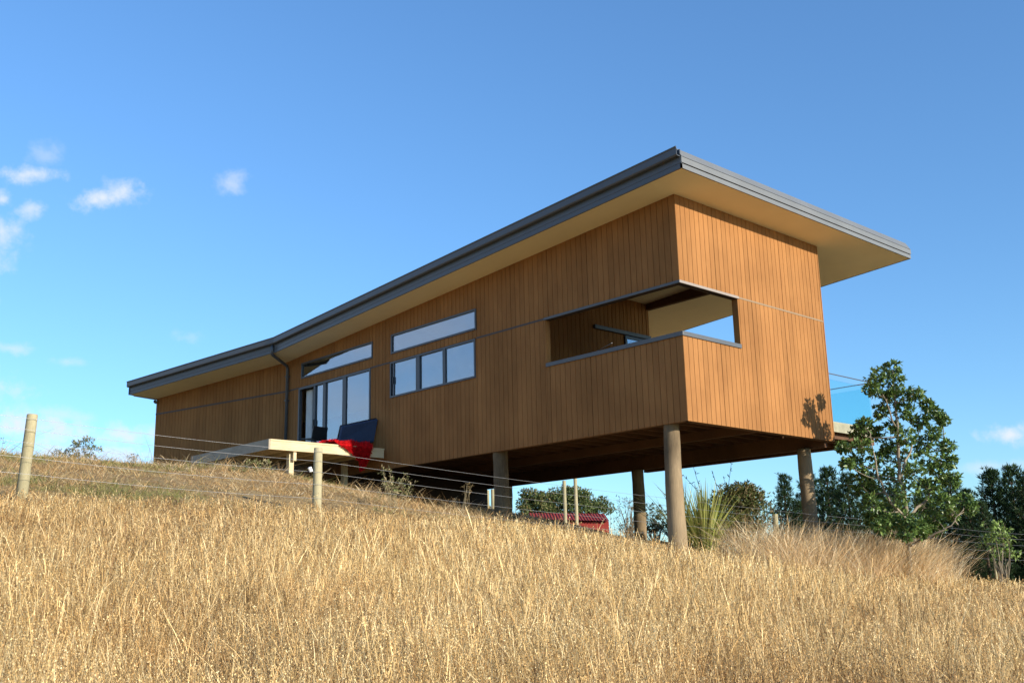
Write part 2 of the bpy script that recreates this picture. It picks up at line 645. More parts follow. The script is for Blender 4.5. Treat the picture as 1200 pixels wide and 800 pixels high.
def boards(mb, o, t, nrm, u0, u1, zb, zt, th=.018, joints=None):
    """vertical boards on a wall through point o along unit t, outward normal nrm; zb, zt functions of u"""
    o, t, nrm = np.array(o, float), np.array(t, float), np.array(nrm, float)
    k = math.floor(u0 / BW)
    u = k * BW
    while u < u1 - 1e-6:
        a, b = max(u, u0), min(u + BW, u1)
        g = GAP * (2.2 if k % 8 == 0 else 1)
        a2, b2 = a + (g if a > u0 + 1e-4 else 0), b
        k += 1
        u = k * BW
        if b2 - a2 < .012: continue
        e = .004
        pts = []
        lo = [zb(a2), zb(b2)]
        hi = [zt(a2), zt(b2)]
        if min(hi[0] - lo[0], hi[1] - lo[1]) < .005: continue
        bb = len(mb.v)
        for (uu, dd, w) in ((a2, 0, 0), (b2, 0, 1), (b2 - e, th, 1), (a2 + e, th, 0)):
            pp = o + t * uu + nrm * dd
            pts.append((pp[0], pp[1], lo[w]))
        for (uu, dd, w) in ((a2, 0, 0), (b2, 0, 1), (b2 - e, th, 1), (a2 + e, th, 0)):
            pp = o + t * uu + nrm * dd
            pts.append((pp[0], pp[1], hi[w]))
        mb.quadbox(pts)


def core(mb, o, t, nrm, u0, u1, zb, zt, th=.12):
    o, t, nrm = np.array(o, float), np.array(t, float), np.array(nrm, float)
    pts = []
    for zf in (zb, zt):
        for (uu, dd) in ((u0, -th), (u1, -th), (u1, 0), (u0, 0)):
            pp = o + t * uu + nrm * dd
            pts.append((pp[0], pp[1], zf(uu)))
    mb.quadbox(pts)


def wall(name, o, t, nrm, regions, inner=False, clad_in=None):
    """regions: (u0,u1,zb,zt); returns the cladding object (core is its child)"""
    f = lambda q: (q if callable(q) else (lambda u, q=q: q))
    b, c_ = MB(), MB()
    for (u0, u1, zb, zt) in regions:
        boards(b, o, t, nrm, u0, u1, f(zb), f(zt))
        core(c_, o, t, nrm, u0 + .001, u1 - .001, f(zb), f(zt))
        if inner:
            oo = np.array(o, float) - np.array(nrm, float) * .1205
            boards(b, oo, t, -np.array(nrm, float), u0, u1, f(zb), f(zt), th=.012)
    ob = b.build(name, CLAD, house)
    co = c_.build('wall_frame', BACKING, ob)
    return ob


T = 2.70
JL, JH = T - .010, T + .010
SOF = lambda u: Z(u) - .002
OL, OG = 3.66, 1.857          # extent of the open corner along the two sides
CAPB = 1.63
# windows and doors on the long side (y0, y1, z0, z1)
WINS = [(5.97, 9.28, 1.775, 2.70), (5.93, 9.25, 2.905, 3.415), (10.05, 13.52, 2.945, 3.40)]
DOOR = (10.13, 13.63, .55, 2.70)
xw = -.002
side = [(0, OL, 0, CAPB), (OL, 5.97, 0, JL), (5.97, 9.28, 0, 1.775), (9.28, 10.13, 0, JL), (10.13, 13.63, 0, .55), (13.63, LJ, 0, JL),
        (0, 5.93, JH, SOF), (5.93, 9.25, JH, 2.905), (5.93, 9.25, 3.415, SOF), (9.25, 10.05, JH, SOF), (10.05, 13.52, JH, 2.945), (10.05, 13.52, 3.40, SOF), (13.52, LJ, JH, SOF)]
side_wall = wall('side_wall', (0, 0, 0), (0, 1, 0), (-1, 0, 0), side)
tag(side_wall, 'shaded long side wall clad in vertical boards')
gab = [(0, OG, 0, CAPB), (OG, HW, 0, JL), (0, HW, JH, lambda u: Z(0) - .003)]
gable = wall('end_wall', (-.018, -.0, 0), (1, 0, 0), (0, -1, 0), [(a + (0 if a == 0 else .018), b + .018, c_, d) for a, b, c_, d in gab])
tag(gable, 'sunlit end wall with an open corner')
WD = np.array([-.2110, .9775, 0])
WN = np.array([-.9775, -.2110, 0])
wo_ = np.array([0, LJ, 0])
WLEN = 6.03
zw = lambda u: Z(LJ + u * WD[1]) - .002
wing_wall = wall('wing_wall', wo_, WD, WN, [(0.002, WLEN, -.3, JL), (0.002, WLEN, JH, zw)])
# far walls of the house body
rear = wall('rear_wall', (HW, LJ + 1.2, 0), (0, -1, 0), (1, 0, 0), [(0, LJ + 1.2 - 5.0, 0, lambda u: Z(LJ + 1.2 - u) - .002)])
we = wo_ + WD * WLEN
wing_end = wall('wing_end_wall', we + WN * 0, -WN, WD, [(0.0, 6.6, -.6, lambda u: Z((we - WN * u)[1]) - .002)])
wr = we - WN * 6.6
wing_rear = wall('wing_rear_wall', wr, -WD, -WN, [(0, 7.6, -.6, lambda u: Z((wr - WD * u)[1]) - .002)])
# wall behind the open corner deck, with a sliding door at its right end
inner = wall('verandah_wall', (0.121, 5.0, 0), (1, 0, 0), (0, -1, 0), [(0, 4.10, .5, Z(5.0)), (4.10, 4.90, 3.18, Z(5.0)), (4.90, 5.0, .5, Z(5.0))])
MB().box(2.96, 5.08, 4.90, 4.979, 3.20, 3.29).build('door_head_flashing', TRIM, inner)
dv = MB().box(4.10, 4.17, 4.93, 4.976, .55, 3.18).box(4.83, 4.90, 4.93, 4.976, .55, 3.18).box(4.17, 4.83, 4.93, 4.976, 3.11, 3.18).build('verandah_door', FRAME, house)
MB().box(4.171, 4.829, 4.95, 4.958, .56, 3.11).build('pane', GLASS, dv)
# linings of the corner opening, reveals and jambs
MB().box(.121, .141, .122, OL, .5, CAPB).box(.141, OG, .121, .141, .5, CAPB).build('balustrade_lining', CLAD, house)
jb = MB().box(-.016, .124, OL, OL + .03, CAPB + .09, JL).build('opening_jamb', CLAD, house)
jb2 = MB().box(OG, OG + .03, -.016, .124, CAPB + .09, JL).build('opening_jamb', CLAD, house)
MB().box(.121, HW, 3.0, 3.0, 0, 0)
# metal cap on the corner balustrade and flashing over the opening
cap = MB().prism([(-.045, -.045), (OG + .0, -.045), (OG + .0, .165), (.165, .165), (.165, OL), (-.045, OL)], lambda x, y: CAPB, lambda x, y: 1.717)
cap.build('balustrade_cap', TRIM, house, bevel=.006)
hf = MB().box(-.040, OG + .03, -.040, -.0185, JL - .02, JH + .014).build('head_flashing', SUNLIT_TRIM, house, bevel=.003)
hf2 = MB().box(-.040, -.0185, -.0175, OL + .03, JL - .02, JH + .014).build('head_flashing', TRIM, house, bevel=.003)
MB().box(.0, .121, -.0, OL, JL - .02, JH).box(.121, OG, .0, .121, JL - .02, JH).build('opening_lintel', CORE, house)
# horizontal joint flashings
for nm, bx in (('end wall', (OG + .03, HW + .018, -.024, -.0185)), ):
    MB().box(bx[0], bx[1], bx[2], bx[3], JL - .006, JH + .008).build('joint_flashing', SUNLIT_JOINT, house)
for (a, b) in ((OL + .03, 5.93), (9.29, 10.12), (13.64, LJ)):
    MB().box(-.026, -.0185, a, b, JL - .008, JH + .012).build('joint_flashing', SHADED_JOINT, house)
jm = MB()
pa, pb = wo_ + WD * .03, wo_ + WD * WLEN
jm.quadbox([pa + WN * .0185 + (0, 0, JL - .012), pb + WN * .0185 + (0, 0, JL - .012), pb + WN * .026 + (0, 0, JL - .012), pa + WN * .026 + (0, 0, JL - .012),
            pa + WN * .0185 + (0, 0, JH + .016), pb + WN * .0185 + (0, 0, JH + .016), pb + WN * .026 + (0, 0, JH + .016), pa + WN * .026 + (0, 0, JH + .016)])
jm.build('joint_flashing', SHADED_JOINT, house)
# corner stops
MB().box(HW + .0, HW + .024, -.026, .1, 0, Z(0) - .01).build('corner_stop', CLAD, house)


# windows
def window(y0, y1, z0, z1, mull, name='window', doorlike=False, frame=.045):
    fr = MB()
    xo, xi = -.034, .05
    fr.box(xo, xi, y0, y0 + frame, z0, z1).box(xo, xi, y1 - frame, y1, z0, z1)
    fr.box(xo + .001, xi, y0 + frame, y1 - frame, z1 - frame, z1).box(xo - .012, xi, y0 + frame, y1 - frame, z0, z0 + frame)
    w = fr.build(name, FRAME, house)
    for k, (m0, m1) in enumerate(mull):
        MB().box(xo + .006 + .004 * k, xi - .01, m0, m1, z0 + frame, z1 - frame).build('mullion', FRAME, w)
    return w


def pane(w, y0, y1, z0, z1, x=.0, mat=None):
    MB().box(x, x + .006, y0, y1, z0, z1).build('pane', mat or GLASS, w)


w1 = window(*WINS[0], [(7.07, 7.17), (8.07, 8.22)])
for (a, b, x) in ((6.06, 7.07, 0), (7.17, 8.07, .012), (8.22, 9.12, .0)):
    pane(w1, a, b, 1.82, 2.655, x)
sash = MB()
for (a, b) in ((8.22, 9.12), ):
    sash.box(-.02, .03, b, b + .05, 1.82, 2.655)
sash.build('sash', FRAME, w1)
MB().box(-.048, -.02, 9.13, 9.16, 2.12, 2.30).build('handle', BLACKM, w1)
w2 = window(*WINS[1], [])
pane(w2, 5.975, 9.205, 2.95, 3.37)
w3 = window(*WINS[2], [])
pane(w3, 10.095, 13.475, 2.99, 3.355)
dr = window(*DOOR, [(11.26, 11.42), (12.25, 12.38), (12.78, 12.86)], name='sliding_door', frame=.06)
tag(dr, 'glass sliding door with its left leaf standing open')
for (a, b, x) in ((10.19, 11.26, 0), (11.42, 12.25, .014), (12.38, 12.78, .02)):
    pane(dr, a, b, .61, 2.64, x)
MB().box(-.05, -.02, 12.80, 12.835, 1.45, 1.7).build('handle', BLACKM, dr)
cu = MB()
yy = np.linspace(13.2, 13.5, 19)
loop = [(.16 + .02 * math.sin(i * 2.1), y) for i, y in enumerate(yy)] + [(.19 + .02 * math.sin(i * 2.1), y) for i, y in reversed(list(enumerate(yy)))]
cu.prism(loop, lambda x, y: .62, lambda x, y: 2.62).build('curtain', CURTAIN, dr)

# rooms behind the glass
rm = MB().box(3.2, 3.26, 5.3, 9.7, .55, 3.7).box(.14, HW - .14, 9.70, 9.78, .55, 3.8).box(3.6, 3.66, 9.8, 14.1, .55, 3.5).build('interior_wall', WHITEW, house)
MB().box(.122, HW - .122, 5.13, LJ - .05, .50, .55).build('interior_floor', INTFLOOR, house)
MB().prism([(.13, 5.13), (HW - .13, 5.13), (HW - .13, LJ - .05), (.13, LJ - .05)], lambda x, y: Z(y) - .08, lambda x, y: Z(y) - .05).build('interior_ceiling', WHITEW, house)

# floor structure under the raised end
fl = MB().box(.125, HW - .0, .125, 5.0, .46, .50).box(.125, HW - .125, 5.001, LJ, .40, .46).build('floor_deck', JOIST, house)
y = .30
while y < LJ - .3:
    MB().box(.13, HW - .06, y, y + .05, .20, .398 if y > 4.9 else .458).build('joist', JOIST, house)
    y += .45
MB().box(.13, .23, .02 + .12, LJ - .4, .02, .198).build('bearer', JOIST, house)
MB().box(HW - .16, HW - .06, -.0 + .125, 4.9, -.12, .198).build('bearer', JOIST, house)
MB().box(HW - .161, HW - .061, 4.904, LJ - .4, -.12, .198).build('bearer', JOIST, house)
MB().box(2.5, 2.6, .14, LJ - .4, .02, .198).build('bearer', JOIST, house)
MB().box(.13, HW - .17, .125, .175, .004, .196).build('edge_joist', JOIST, house)
# foundation skirt at the uphill end
MB().box(.14, HW - .2, 11.2, 11.3, -1.6, .2).build('foundation_wall', CORE, house)

# poles
for (x, y, r0, r1, top, lab) in ((.10 + .06, .52, .185, .148, .199, 'thick sunlit pole under the near corner'), (4.86, .58, .165, .150, -.121, None), (4.86, 5.4, .16, .15, -.121, None),
                                 (.20, 5.42, .178, .165, .199, None), (4.86, 10.3, .16, .15, -.121, None), (4.86, 13.2, .09, .085, -.121, None)):
    zb = gz(x, y) - .35
    pts, rad = [], []
    n = 14
    ph = random.uniform(0, 6)
    for i in range(n + 1):
        t = i / n
        pts.append((x + .010 * math.sin(ph + t * 5), y + .010 * math.cos(ph * 2 + t * 4), zb + (top - zb) * t))
        rad.append(r0 + (r1 - r0) * t + .003 * math.sin(t * 23 + ph))
    o = MB().tube(pts, rad, 20).build('pole', POLE, house, smooth=False)
    me = o.data
    me.polygons.foreach_set('use_smooth', [len(pl.vertices) == 4 for pl in me.polygons])
    if lab: tag(o, lab)

# roof
RE = 7.965
GE = -.87
EA = -.86
K = (EA, 13.50)
E1 = (-2.27, 19.98)
nx, ny = .9775, .2110
E2 = (E1[0] + nx * 8.6, E1[1] + ny * 8.6)
outline = [(EA, GE), (RE, GE), (RE, 13.6), E2, E1, K]
zt = lambda x, y: Z(y)
roof = MB().prism([(EA + .05, GE + .16), (RE - .05, GE + .16), (RE - .05, 13.6), (E2[0] - .1, E2[1] - .08), (E1[0] + .07, E1[1] - .1), (K[0] + .05, K[1])],
                  lambda x, y: Z(y) + .30, lambda x, y: Z(y) + .405).build('roof', FASCIA, house)
sf = MB().prism([(EA + .012, GE + .012), (RE - .012, GE + .012), (RE - .012, 13.6), (E2[0] - .02, E2[1] - .02), (E1[0] + .02, E1[1] - .02), (K[0] + .012, K[1])],
                lambda x, y: Z(y), lambda x, y: Z(y) + .02).build('soffit', SOFFIT, roof)
# rafters space filled dark
MB().prism([(EA + .06, GE + .18), (RE - .06, GE + .18), (RE - .06, 13.5), (E2[0] - .2, E2[1] - .2), (E1[0] + .1, E1[1] - .2), (K[0] + .06, K[1])],
           lambda x, y: Z(y) + .021, lambda x, y: Z(y) + .299).build('roof_framing', CORE, roof)
# gable end fascia: two strips with a shadow gap, then the sloping barge flashing
MB().box(EA, RE, GE - .000, GE + .03, Z(GE) - .004, Z(GE) + .085).build('fascia', FASCIA, roof)
MB().box(EA + .01, RE - .01, GE + .022, GE + .04, Z(GE) + .085, Z(GE) + .103).build('fascia_groove', CORE, roof)
MB().box(EA - .004, RE + .004, GE - .012, GE + .03, Z(GE) + .103, Z(GE) + .215).build('fascia', FASCIA, roof)
z0 = Z(GE)
MB().quadbox([(EA + .0, GE - .016, z0 + .222), (RE + .0, GE - .016, z0 + .222), (RE, GE + .17, z0 + .222), (EA, GE + .17, z0 + .222),
              (EA + .0, GE + .090, z0 + .405), (RE - .02, GE + .090, z0 + .405), (RE - .02, GE + .17, z0 + .412), (EA, GE + .17, z0 + .412)]).build('barge_flashing', SUNLIT_TRIM if False else FASCIA, roof)


def along(pts, prof, name, mat, parent, off=(0, 0)):
    """sweep a profile (a=outwards, b=up) along an eave polyline"""
    fr = []
    n = len(pts)
    for i, (x, y) in enumerate(pts):
        d = np.zeros(3)
        if i > 0: d += np.array([x - pts[i - 1][0], y - pts[i - 1][1], 0]) / math.hypot(x - pts[i - 1][0], y - pts[i - 1][1])
        if i < n - 1: d += np.array([pts[i + 1][0] - x, pts[i + 1][1] - y, 0]) / math.hypot(pts[i + 1][0] - x, pts[i + 1][1] - y)
        d /= np.linalg.norm(d)
        out = np.array([-d[1], d[0], 0]) * SGN
        fr.append(((x, y, Z(y)), out, (0, 0, 1)))
    return MB().sweep(prof, fr).build(name, mat, parent)


SGN = 1
eave = [(EA, GE), K, E1]
along(eave, [(-.03, -.004), (-.0, -.004), (0, .085), (-.006, .09), (-.006, .098), (0, .103), (0, .225), (-.03, .225)], 'fascia', GUTTER, roof)
# box gutter on the long side, an open channel
gut = [(.002, .225), (.085, .225), (.105, .25), (.105, .37), (.118, .385), (.118, .405), (.100, .405), (.096, .38), (.093, .26), (.08, .238), (.004, .238), (.004, .37), (-.02, .37), (-.02, .225)]
along([(EA, GE + .02), K, E1], gut, 'gutter', GUTTER, roof)
# far eaves
SGN = -1
along([(RE, GE + .031), (RE, 13.6), E2], [(-.03, -.004), (-.0, -.004), (0, .225), (-.03, .225)], 'fascia', GUTTER, roof)
along([(RE - .01, GE + .2), (RE, 13.6), E2], [(-.03, .228), (.006, .228), (-.02, .41), (-.05, .41)], 'barge_flashing', FASCIA, roof)
# end gutter of the low end
SGN = 1
ee = [(E1[0] - .02, E1[1] + .004), E2]
along(ee, [(-.03, -.004), (.0, -.004), (0, .225), (-.03, .225)], 'fascia', GUTTER, roof)
along([(E1[0] + .25 * nx, E1[1] + .25 * ny), E2], [(.003, .0), (.115, .0), (.13, .02), (.13, .15), (.115, .15), (.11, .02), (.003, .014)], 'gutter', GUTTER, roof)
MB().tube([we + WN * .12 + (0, 0, Z(20.15) - .10) - WD * .06, we + WN * .0 + (0, 0, Z(20.15) - .10) + WD * .06], .05, 10).build('downpipe_outlet', GUTTER, roof, smooth=True)
# standing seams of the roof (barely seen at the edge)
sm = MB()
for i in range(12):
    x = EA + .35 + i * .72
    sm.quadbox([(x, GE + .18, Z(GE + .18) + .404), (x + .03, GE + .18, Z(GE + .18) + .404), (x + .03, 13.4, Z(13.4) + .404), (x, 13.4, Z(13.4) + .404),
                (x, GE + .18, Z(GE + .18) + .43), (x + .03, GE + .18, Z(GE + .18) + .43), (x + .03, 13.4, Z(13.4) + .43), (x, 13.4, Z(13.4) + .43)])
sm.build('seams', FASCIA, roof)
# downpipe with its offset under the soffit
yd = 14.17
dp = MB().tube([(EA - .06, 13.62, Z(13.6) + .20), (EA - .06, 13.62, Z(13.6) + .02), (EA - .03, 13.66, Z(13.6) - .05), (-.13, yd - .03, Z(yd) - .16), (-.085, yd, Z(yd) - .24), (-.085, yd, .15)], .045, 12)
dpo = dp.build('downpipe', GUTTER, roof, smooth=True)
for zz in (1.2, 2.4, 3.1): MB().box(-.140, -.02, yd - .052, yd + .052, zz, zz + .03).build('bracket', GUTTER, dpo)
# roof beam over the verandah edge
MB().quadbox([(5.04, .122, 4.02), (5.16, .122, 4.02), (5.16, 5.0, 4.005), (5.04, 5.0, 4.005), (5.04, .122, Z(.12) - .004), (5.16, .122, Z(.12) - .004), (5.16, 5.0, Z(5) - .004), (5.04, 5.0, Z(5) - .004)]).build('roof_beam', JOIST, house)
# side deck beyond the house body, with glass balustrade
MB().box(HW + .026, 7.84, .47, 7.5, .42, .56).build('side_deck', JOIST, house)
MB().box(HW + .026, 7.86, .44, .468, .34, .575).build('deck_edge', CONCRETE, house)
DBZ = .16
sdj = MB()
for yy_ in np.arange(.6, 7.4, .45): sdj.box(HW + .03, 7.8, yy_, yy_ + .05, .22, .418)
sdj.build('deck_joists', JOIST, house)
MB().box(7.62, 7.78, .46, 7.5, DBZ, .42).build('deck_bearer', JOIST, house)
gb = MB().box(HW + .05, 7.80, .452, .464, .60, 1.56).build('glass_panel', BALGLASS, house)
gb2 = MB().box(7.815, 7.827, .5, 7.4, .60, 1.56).build('glass_panel', BALGLASS, house)
MB().tube([(HW + .03, .458, 1.70), (7.82, .458, 1.70)], .013, 8).build('handrail', TRIM, house, smooth=True)
MB().tube([(7.82, .46, 1.68), (7.82, 7.4, 1.68)], .013, 8).build('handrail', TRIM, house, smooth=True)
MB().box(HW + .028, HW + .07, .43, .475, .56, 1.72).build('balustrade_post', FRAME, house)
MB().tube([(.13, 1.9, 1.86), (2.3, 4.9, 2.28)], .009, 6).build('wash_line', WIRE, house)

# ------------------------------------------------------------------ low timber platform on the lawn side
DX, DY0, DY1, DZ = -3.33, 9.38, 13.25, .50
deck = thing('timber_platform', 'low unfinished timber deck platform below the glass sliding door', 'deck', (-1.6, 11.3, -.2))
bd = MB()
y = DY0 + .05
xx = DX + .05
while xx < -.15:
    bd.box(xx, min(xx + .135, -.13), DY0 + .046, DY1, DZ - .032, DZ - random.uniform(0, .003))
    xx += .142
bd.build('deck_boards', GREYPINE, deck)
MB().box(DX, -.13, DY0, DY0 + .045, DZ - .235, DZ - .036).build('rim_joist', NEWPINE, deck)
MB().box(DX - .01, -.13, DY0 - .012, DY0 + .045, DZ - .034, DZ + .002).build('edge_board', NEWPINE, deck)
gj = MB().quadbox([(DX - .045, DY0, DZ - .24), (DX - .001, DY0, DZ - .24), (DX - .001, DY1, DZ - .24), (DX - .045, DY1, DZ - .24),
                   (DX - .045, DY0, DZ), (DX - .001, DY0, DZ), (DX - .001, DY1, DZ), (DX - .045, DY1, DZ)])
gj.build('side_joist', GREYPINE, deck, bevel=.004)
for xx in np.arange(DX + .45, -.2, .45):
    MB().box(xx, xx + .045, DY0 + .06, DY1, DZ - .23, DZ - .034).build('joist', NEWPINE, deck)
for (x, y) in ((-2.72, 9.56), (-.5, 10.6), (-2.9, 12.6), (-.9, 12.6)):
    MB().box(x, x + .125, y, y + .125, gz(x, y) - .3, DZ - .24).build('leg', NEWPINE, deck)
MB().box(-2.68, -2.60, 9.44, 9.50, DZ - .45, DZ - .05).build('cleat', NEWPINE, deck)

# things on the platform
lc = thing('lounge_chair', 'outdoor lounge chair with a broad reclined navy back, standing on the timber platform', 'chair', (-.65, 10.3, DZ))
b = MB().quadbox([(-.92, 10.02, 1.00), (-.84, 9.98, 1.00), (.0 - .12, 10.62, 1.00), (-.2, 10.66, 1.00), (-1.0, 9.94, 1.44), (-.95, 9.90, 1.44), (-.15, 10.54, 1.44), (-.2, 10.58, 1.44)])
b = MB()
A_, B_ = np.array([-1.05, 10.0, .68]), np.array([-.09, 9.86, .74])
up = np.array([.02, -.12, .36])
upB = np.array([.05, -.10, .56])
th = np.array([.0, .09, .03])
b.quadbox([A_, B_, B_ + th, A_ + th, A_ + up, B_ + upB, B_ + upB + th, A_ + up + th])
b.build('back_cushion', NAVY, lc, bevel=.02)
sb = MB().quadbox([A_ + (0, .02, -.02), B_ + (0, .02, -.02), B_ + (.0, .62, -.02), A_ + (0, .62, -.02), A_ + (0, .02, .10), B_ + (0, .02, .10), B_ + (0, .62, .10), A_ + (0, .62, .10)])
sb.build('seat_cushion', NAVY, lc, bevel=.02)
fr = MB().tube([A_ + up * 1.02 + th * 1.15, A_ + th * 1.1, A_ + (0, .62, -.04)], .016).tube([B_ + upB * 1.02 + th * 1.15, B_ + th * 1.1, B_ + (0, .62, -.04)], .016).tube([A_ + up + th * 1.15, B_ + upB + th * 1.15], .016)
fr.build('frame', BLACKM, lc, smooth=True)
for q in (A_ + (.04, .1, 0), B_ + (-.04, .1, 0), A_ + (.04, .58, 0), B_ + (-.04, .58, 0)):
    MB().tube([(q[0], q[1], DZ), (q[0], q[1], q[2])], .016).build('leg', BLACKM, lc, smooth=True)
dc = thing('deck_chair', 'small dark deck chair standing behind the platform edge, left of the navy lounge chair', 'chair', (-1.0, 11.2, DZ))
b = MB()
A_, B_ = np.array([-1.22, 11.0, .86]), np.array([-.72, 11.12, .86])
up = np.array([.0, -.10, .32])
th = np.array([0, .025, .005])
b.quadbox([A_, B_, B_ + th, A_ + th, A_ + up, B_ + up, B_ + up + th, A_ + up + th]).build('backrest', BLACKM, dc)
MB().quadbox([A_ + (0, .03, 0), B_ + (0, .03, 0), B_ + (0, .5, .04), A_ + (0, .5, .04), A_ + (0, .03, .02), B_ + (0, .03, .02), B_ + (0, .5, .06), A_ + (0, .5, .06)]).build('seat', BLACKM, dc)
for q in (A_ + (.02, .03, 0), B_ + (-.02, .03, 0), A_ + (.02, .48, 0), B_ + (-.02, .48, 0)):
    MB().tube([(q[0], q[1], DZ), (q[0], q[1], q[2])], .012).build('leg', BLACKM, dc)

# shaggy red throw: draped over the front edge, with tufts
rugm = foliage('red_shaggy_wool', .85, .1, spec=.1)
nu, nv = 34, 40
pts = np.zeros((nu, nv, 3))
for i in range(nu):
    for j in range(nv):
        u, v_ = i / (nu - 1), j / (nv - 1)
        # v from the back on the deck to the hanging tip
        L = v_ * 1.45
        topw = .62 * u
        if L < .62:
            x = -1.78 + .30 * L + u * (.72 + .55 * L)
            yv = DY0 + .60 - L
            z_ = DZ + .035 + .05 * math.sin(6 * u + 3 * L) ** 2 + .03 * u
        else:
            h = L - .62
            s = h / .83
            wdt = (1 - s) ** .8
            x = -1.55 + .66 * s + u * 1.05 * wdt
            yv = DY0 - .035 - .03 * math.sin(9 * u + 4 * h) * (1 - s)
            z_ = DZ + .03 - h * (.25 + .55 * max(0, min(1, .25 + u))) * (.95)
        pts[i, j] = (x, yv, z_)
V = pts.reshape(-1, 3)
ix = np.arange(nu * nv).reshape(nu, nv)
F = np.stack([ix[:-1, :-1], ix[1:, :-1], ix[1:, 1:], ix[:-1, 1:]], -1).reshape(-1, 4)
# tufts
nt_ = 7000
iu, iv = rng.integers(0, nu - 1, nt_), rng.integers(0, nv - 1, nt_)
a_, b_ = rng.random((nt_, 1)), rng.random((nt_, 1))
P0 = pts[iu, iv] * (1 - a_) * (1 - b_) + pts[iu + 1, iv] * a_ * (1 - b_) + pts[iu, iv + 1] * (1 - a_) * b_ + pts[iu + 1, iv + 1] * a_ * b_
dirn = rng.normal(0, 1, (nt_, 3)) * (.55, .35, .35) + np.where(P0[:, 2:3] > DZ, [[0, -.2, 1.0]], [[0, -1.0, -.5]])
dirn /= np.linalg.norm(dirn, axis=1, keepdims=True)
wv = np.cross(dirn, rng.normal(0, 1, (nt_, 3)))
wv /= np.linalg.norm(wv, axis=1, keepdims=True)
ln = rng.uniform(.03, .075, (nt_, 1))
tv = np.stack([P0 - wv * .006, P0 + wv * .006, P0 + dirn * ln + wv * .003, P0 + dirn * ln - wv * .003], 1).reshape(-1, 3)
tf = np.arange(nt_ * 4).reshape(nt_, 4) + len(V)
cV = np.r_[np.tile([(.55, .008, .012)], (len(V), 1)), np.repeat(np.array([.72, .014, .018]) * rng.uniform(.45, 1.15, (nt_, 1)), 4, 0)]
rug = np_mesh('throw_rug', np.r_[V, tv], np.r_[F, tf], rugm, colr=cV)
tag(rug, 'shaggy bright red throw draped over the front edge of the timber platform', 'throw')

# ------------------------------------------------------------------ fence in front of the house
fence = thing('wire_fence', 'farm fence of leaning round timber posts and thin wires running in front of the house', 'fence', (-7.2, 1.35, -2.0))


def post(x, y, ztop, r, lean, name, mat, parent, below=.4, rag=0.0):
    zb = gz(x, y) - below
    n = 8
    pts = [(x + lean[0] * (1 - i / n), y + lean[1] * (1 - i / n), zb + (ztop - zb) * i / n) for i in range(n + 1)]
    rad = [r * (1.04 - .08 * i / n) * (1 + .02 * math.sin(i * 2.3)) for i in range(n + 1)]
    pts.append((x, y, ztop + r * .10))
    rad.append(r * .86)
    o = MB().tube(pts, rad, 14).build(name, mat, parent)
    o.data.polygons.foreach_set('use_smooth', [len(pl.vertices) == 4 for pl in o.data.polygons])
    return o


P1 = pix(38, 486, 13.0)
B1 = pix(22, 590, 13.0)
P2 = pix(373, 525, 15.5)
P3 = pix(1083, 629, 24.9)
o = post(P1[0], P1[1], P1[2], .068, (B1[0] - P1[0], B1[1] - P1[1]), 'post', POST, fence)
tag(o, 'leftmost fence post, tall and leaning')
o = post(P2[0], P2[1], P2[2], .066, (-.01, 0), 'post', POST, fence)
tag(o, 'upright fence post in front of the timber platform')
post(P3[0], P3[1], P3[2], .045, (.04, 0), 'post', POST, fence)
P0_ = P1 + (P1 - P2) * 1.3
P0_[2] = P1[2] + .35
P4 = pix(1205, 628, 28.2)
for drop in (.06, .20, .36, .54, .74):
    pl = []
    chain = [P0_, P1, P2, np.array([.1, .78, -1.31]), P3 + (0, 0, .35 - .0), P4 + (0, 0, .1), P4 + (P4 - P3) * 2]
    for a, b in zip(chain[:-1], chain[1:]):
        n = 10
        for i in range(n):
            t = i / n
            q = a + (b - a) * t
            sag = .03 * 4 * t * (1 - t)
            pl.append((q[0], q[1] - .07, q[2] - drop - sag))
    MB().tube(pl, .0022, 5).build('wire', WIRE, fence, smooth=True)
MB().tube([P2 + (-.20, -.09, -.30), P2 + (-.17, -.09, -.36)], .028, 8).build('insulator', CURTAIN, fence)

yp = 'slim timber posts standing in the yard seen under the house'
for (x, y0, y1, d, w, lab) in ((661, 563, 609, 44, .075, 'slim pale post under the house, left one of the pair by the red roof'),
                               (674, 560, 609, 44, .075, 'slim pale post under the house, taller right one of the pair by the red roof'),
                               (571, 574, 604, 42, .075, 'stubby pale post under the house, left of the close pair beside the middle pole'),
                               (577.5, 573, 604, 42, .08, 'stubby pale post under the house, right of the close pair beside the middle pole'),
                               (908, 602, 625, 30, .08, 'short pale post top half buried in bushes beside the far right house pole'),
                               (1165, 655, 668, 26, .03, 'thin dry stake in the grass beside the light green sapling')):
    q = pix(x, y0, d)
    bq = pix(x, y1, d)
    zb = min(bq[2], gz(q[0], q[1])) - .3
    n = 5
    o = MB().tube([(q[0], q[1], zb + (q[2] - zb) * i / n) for i in range(n + 1)], w, 10).build('yard_post', POST, None, smooth=False)
    tag(o, lab, 'post', yp if 'under the house' in lab else None)

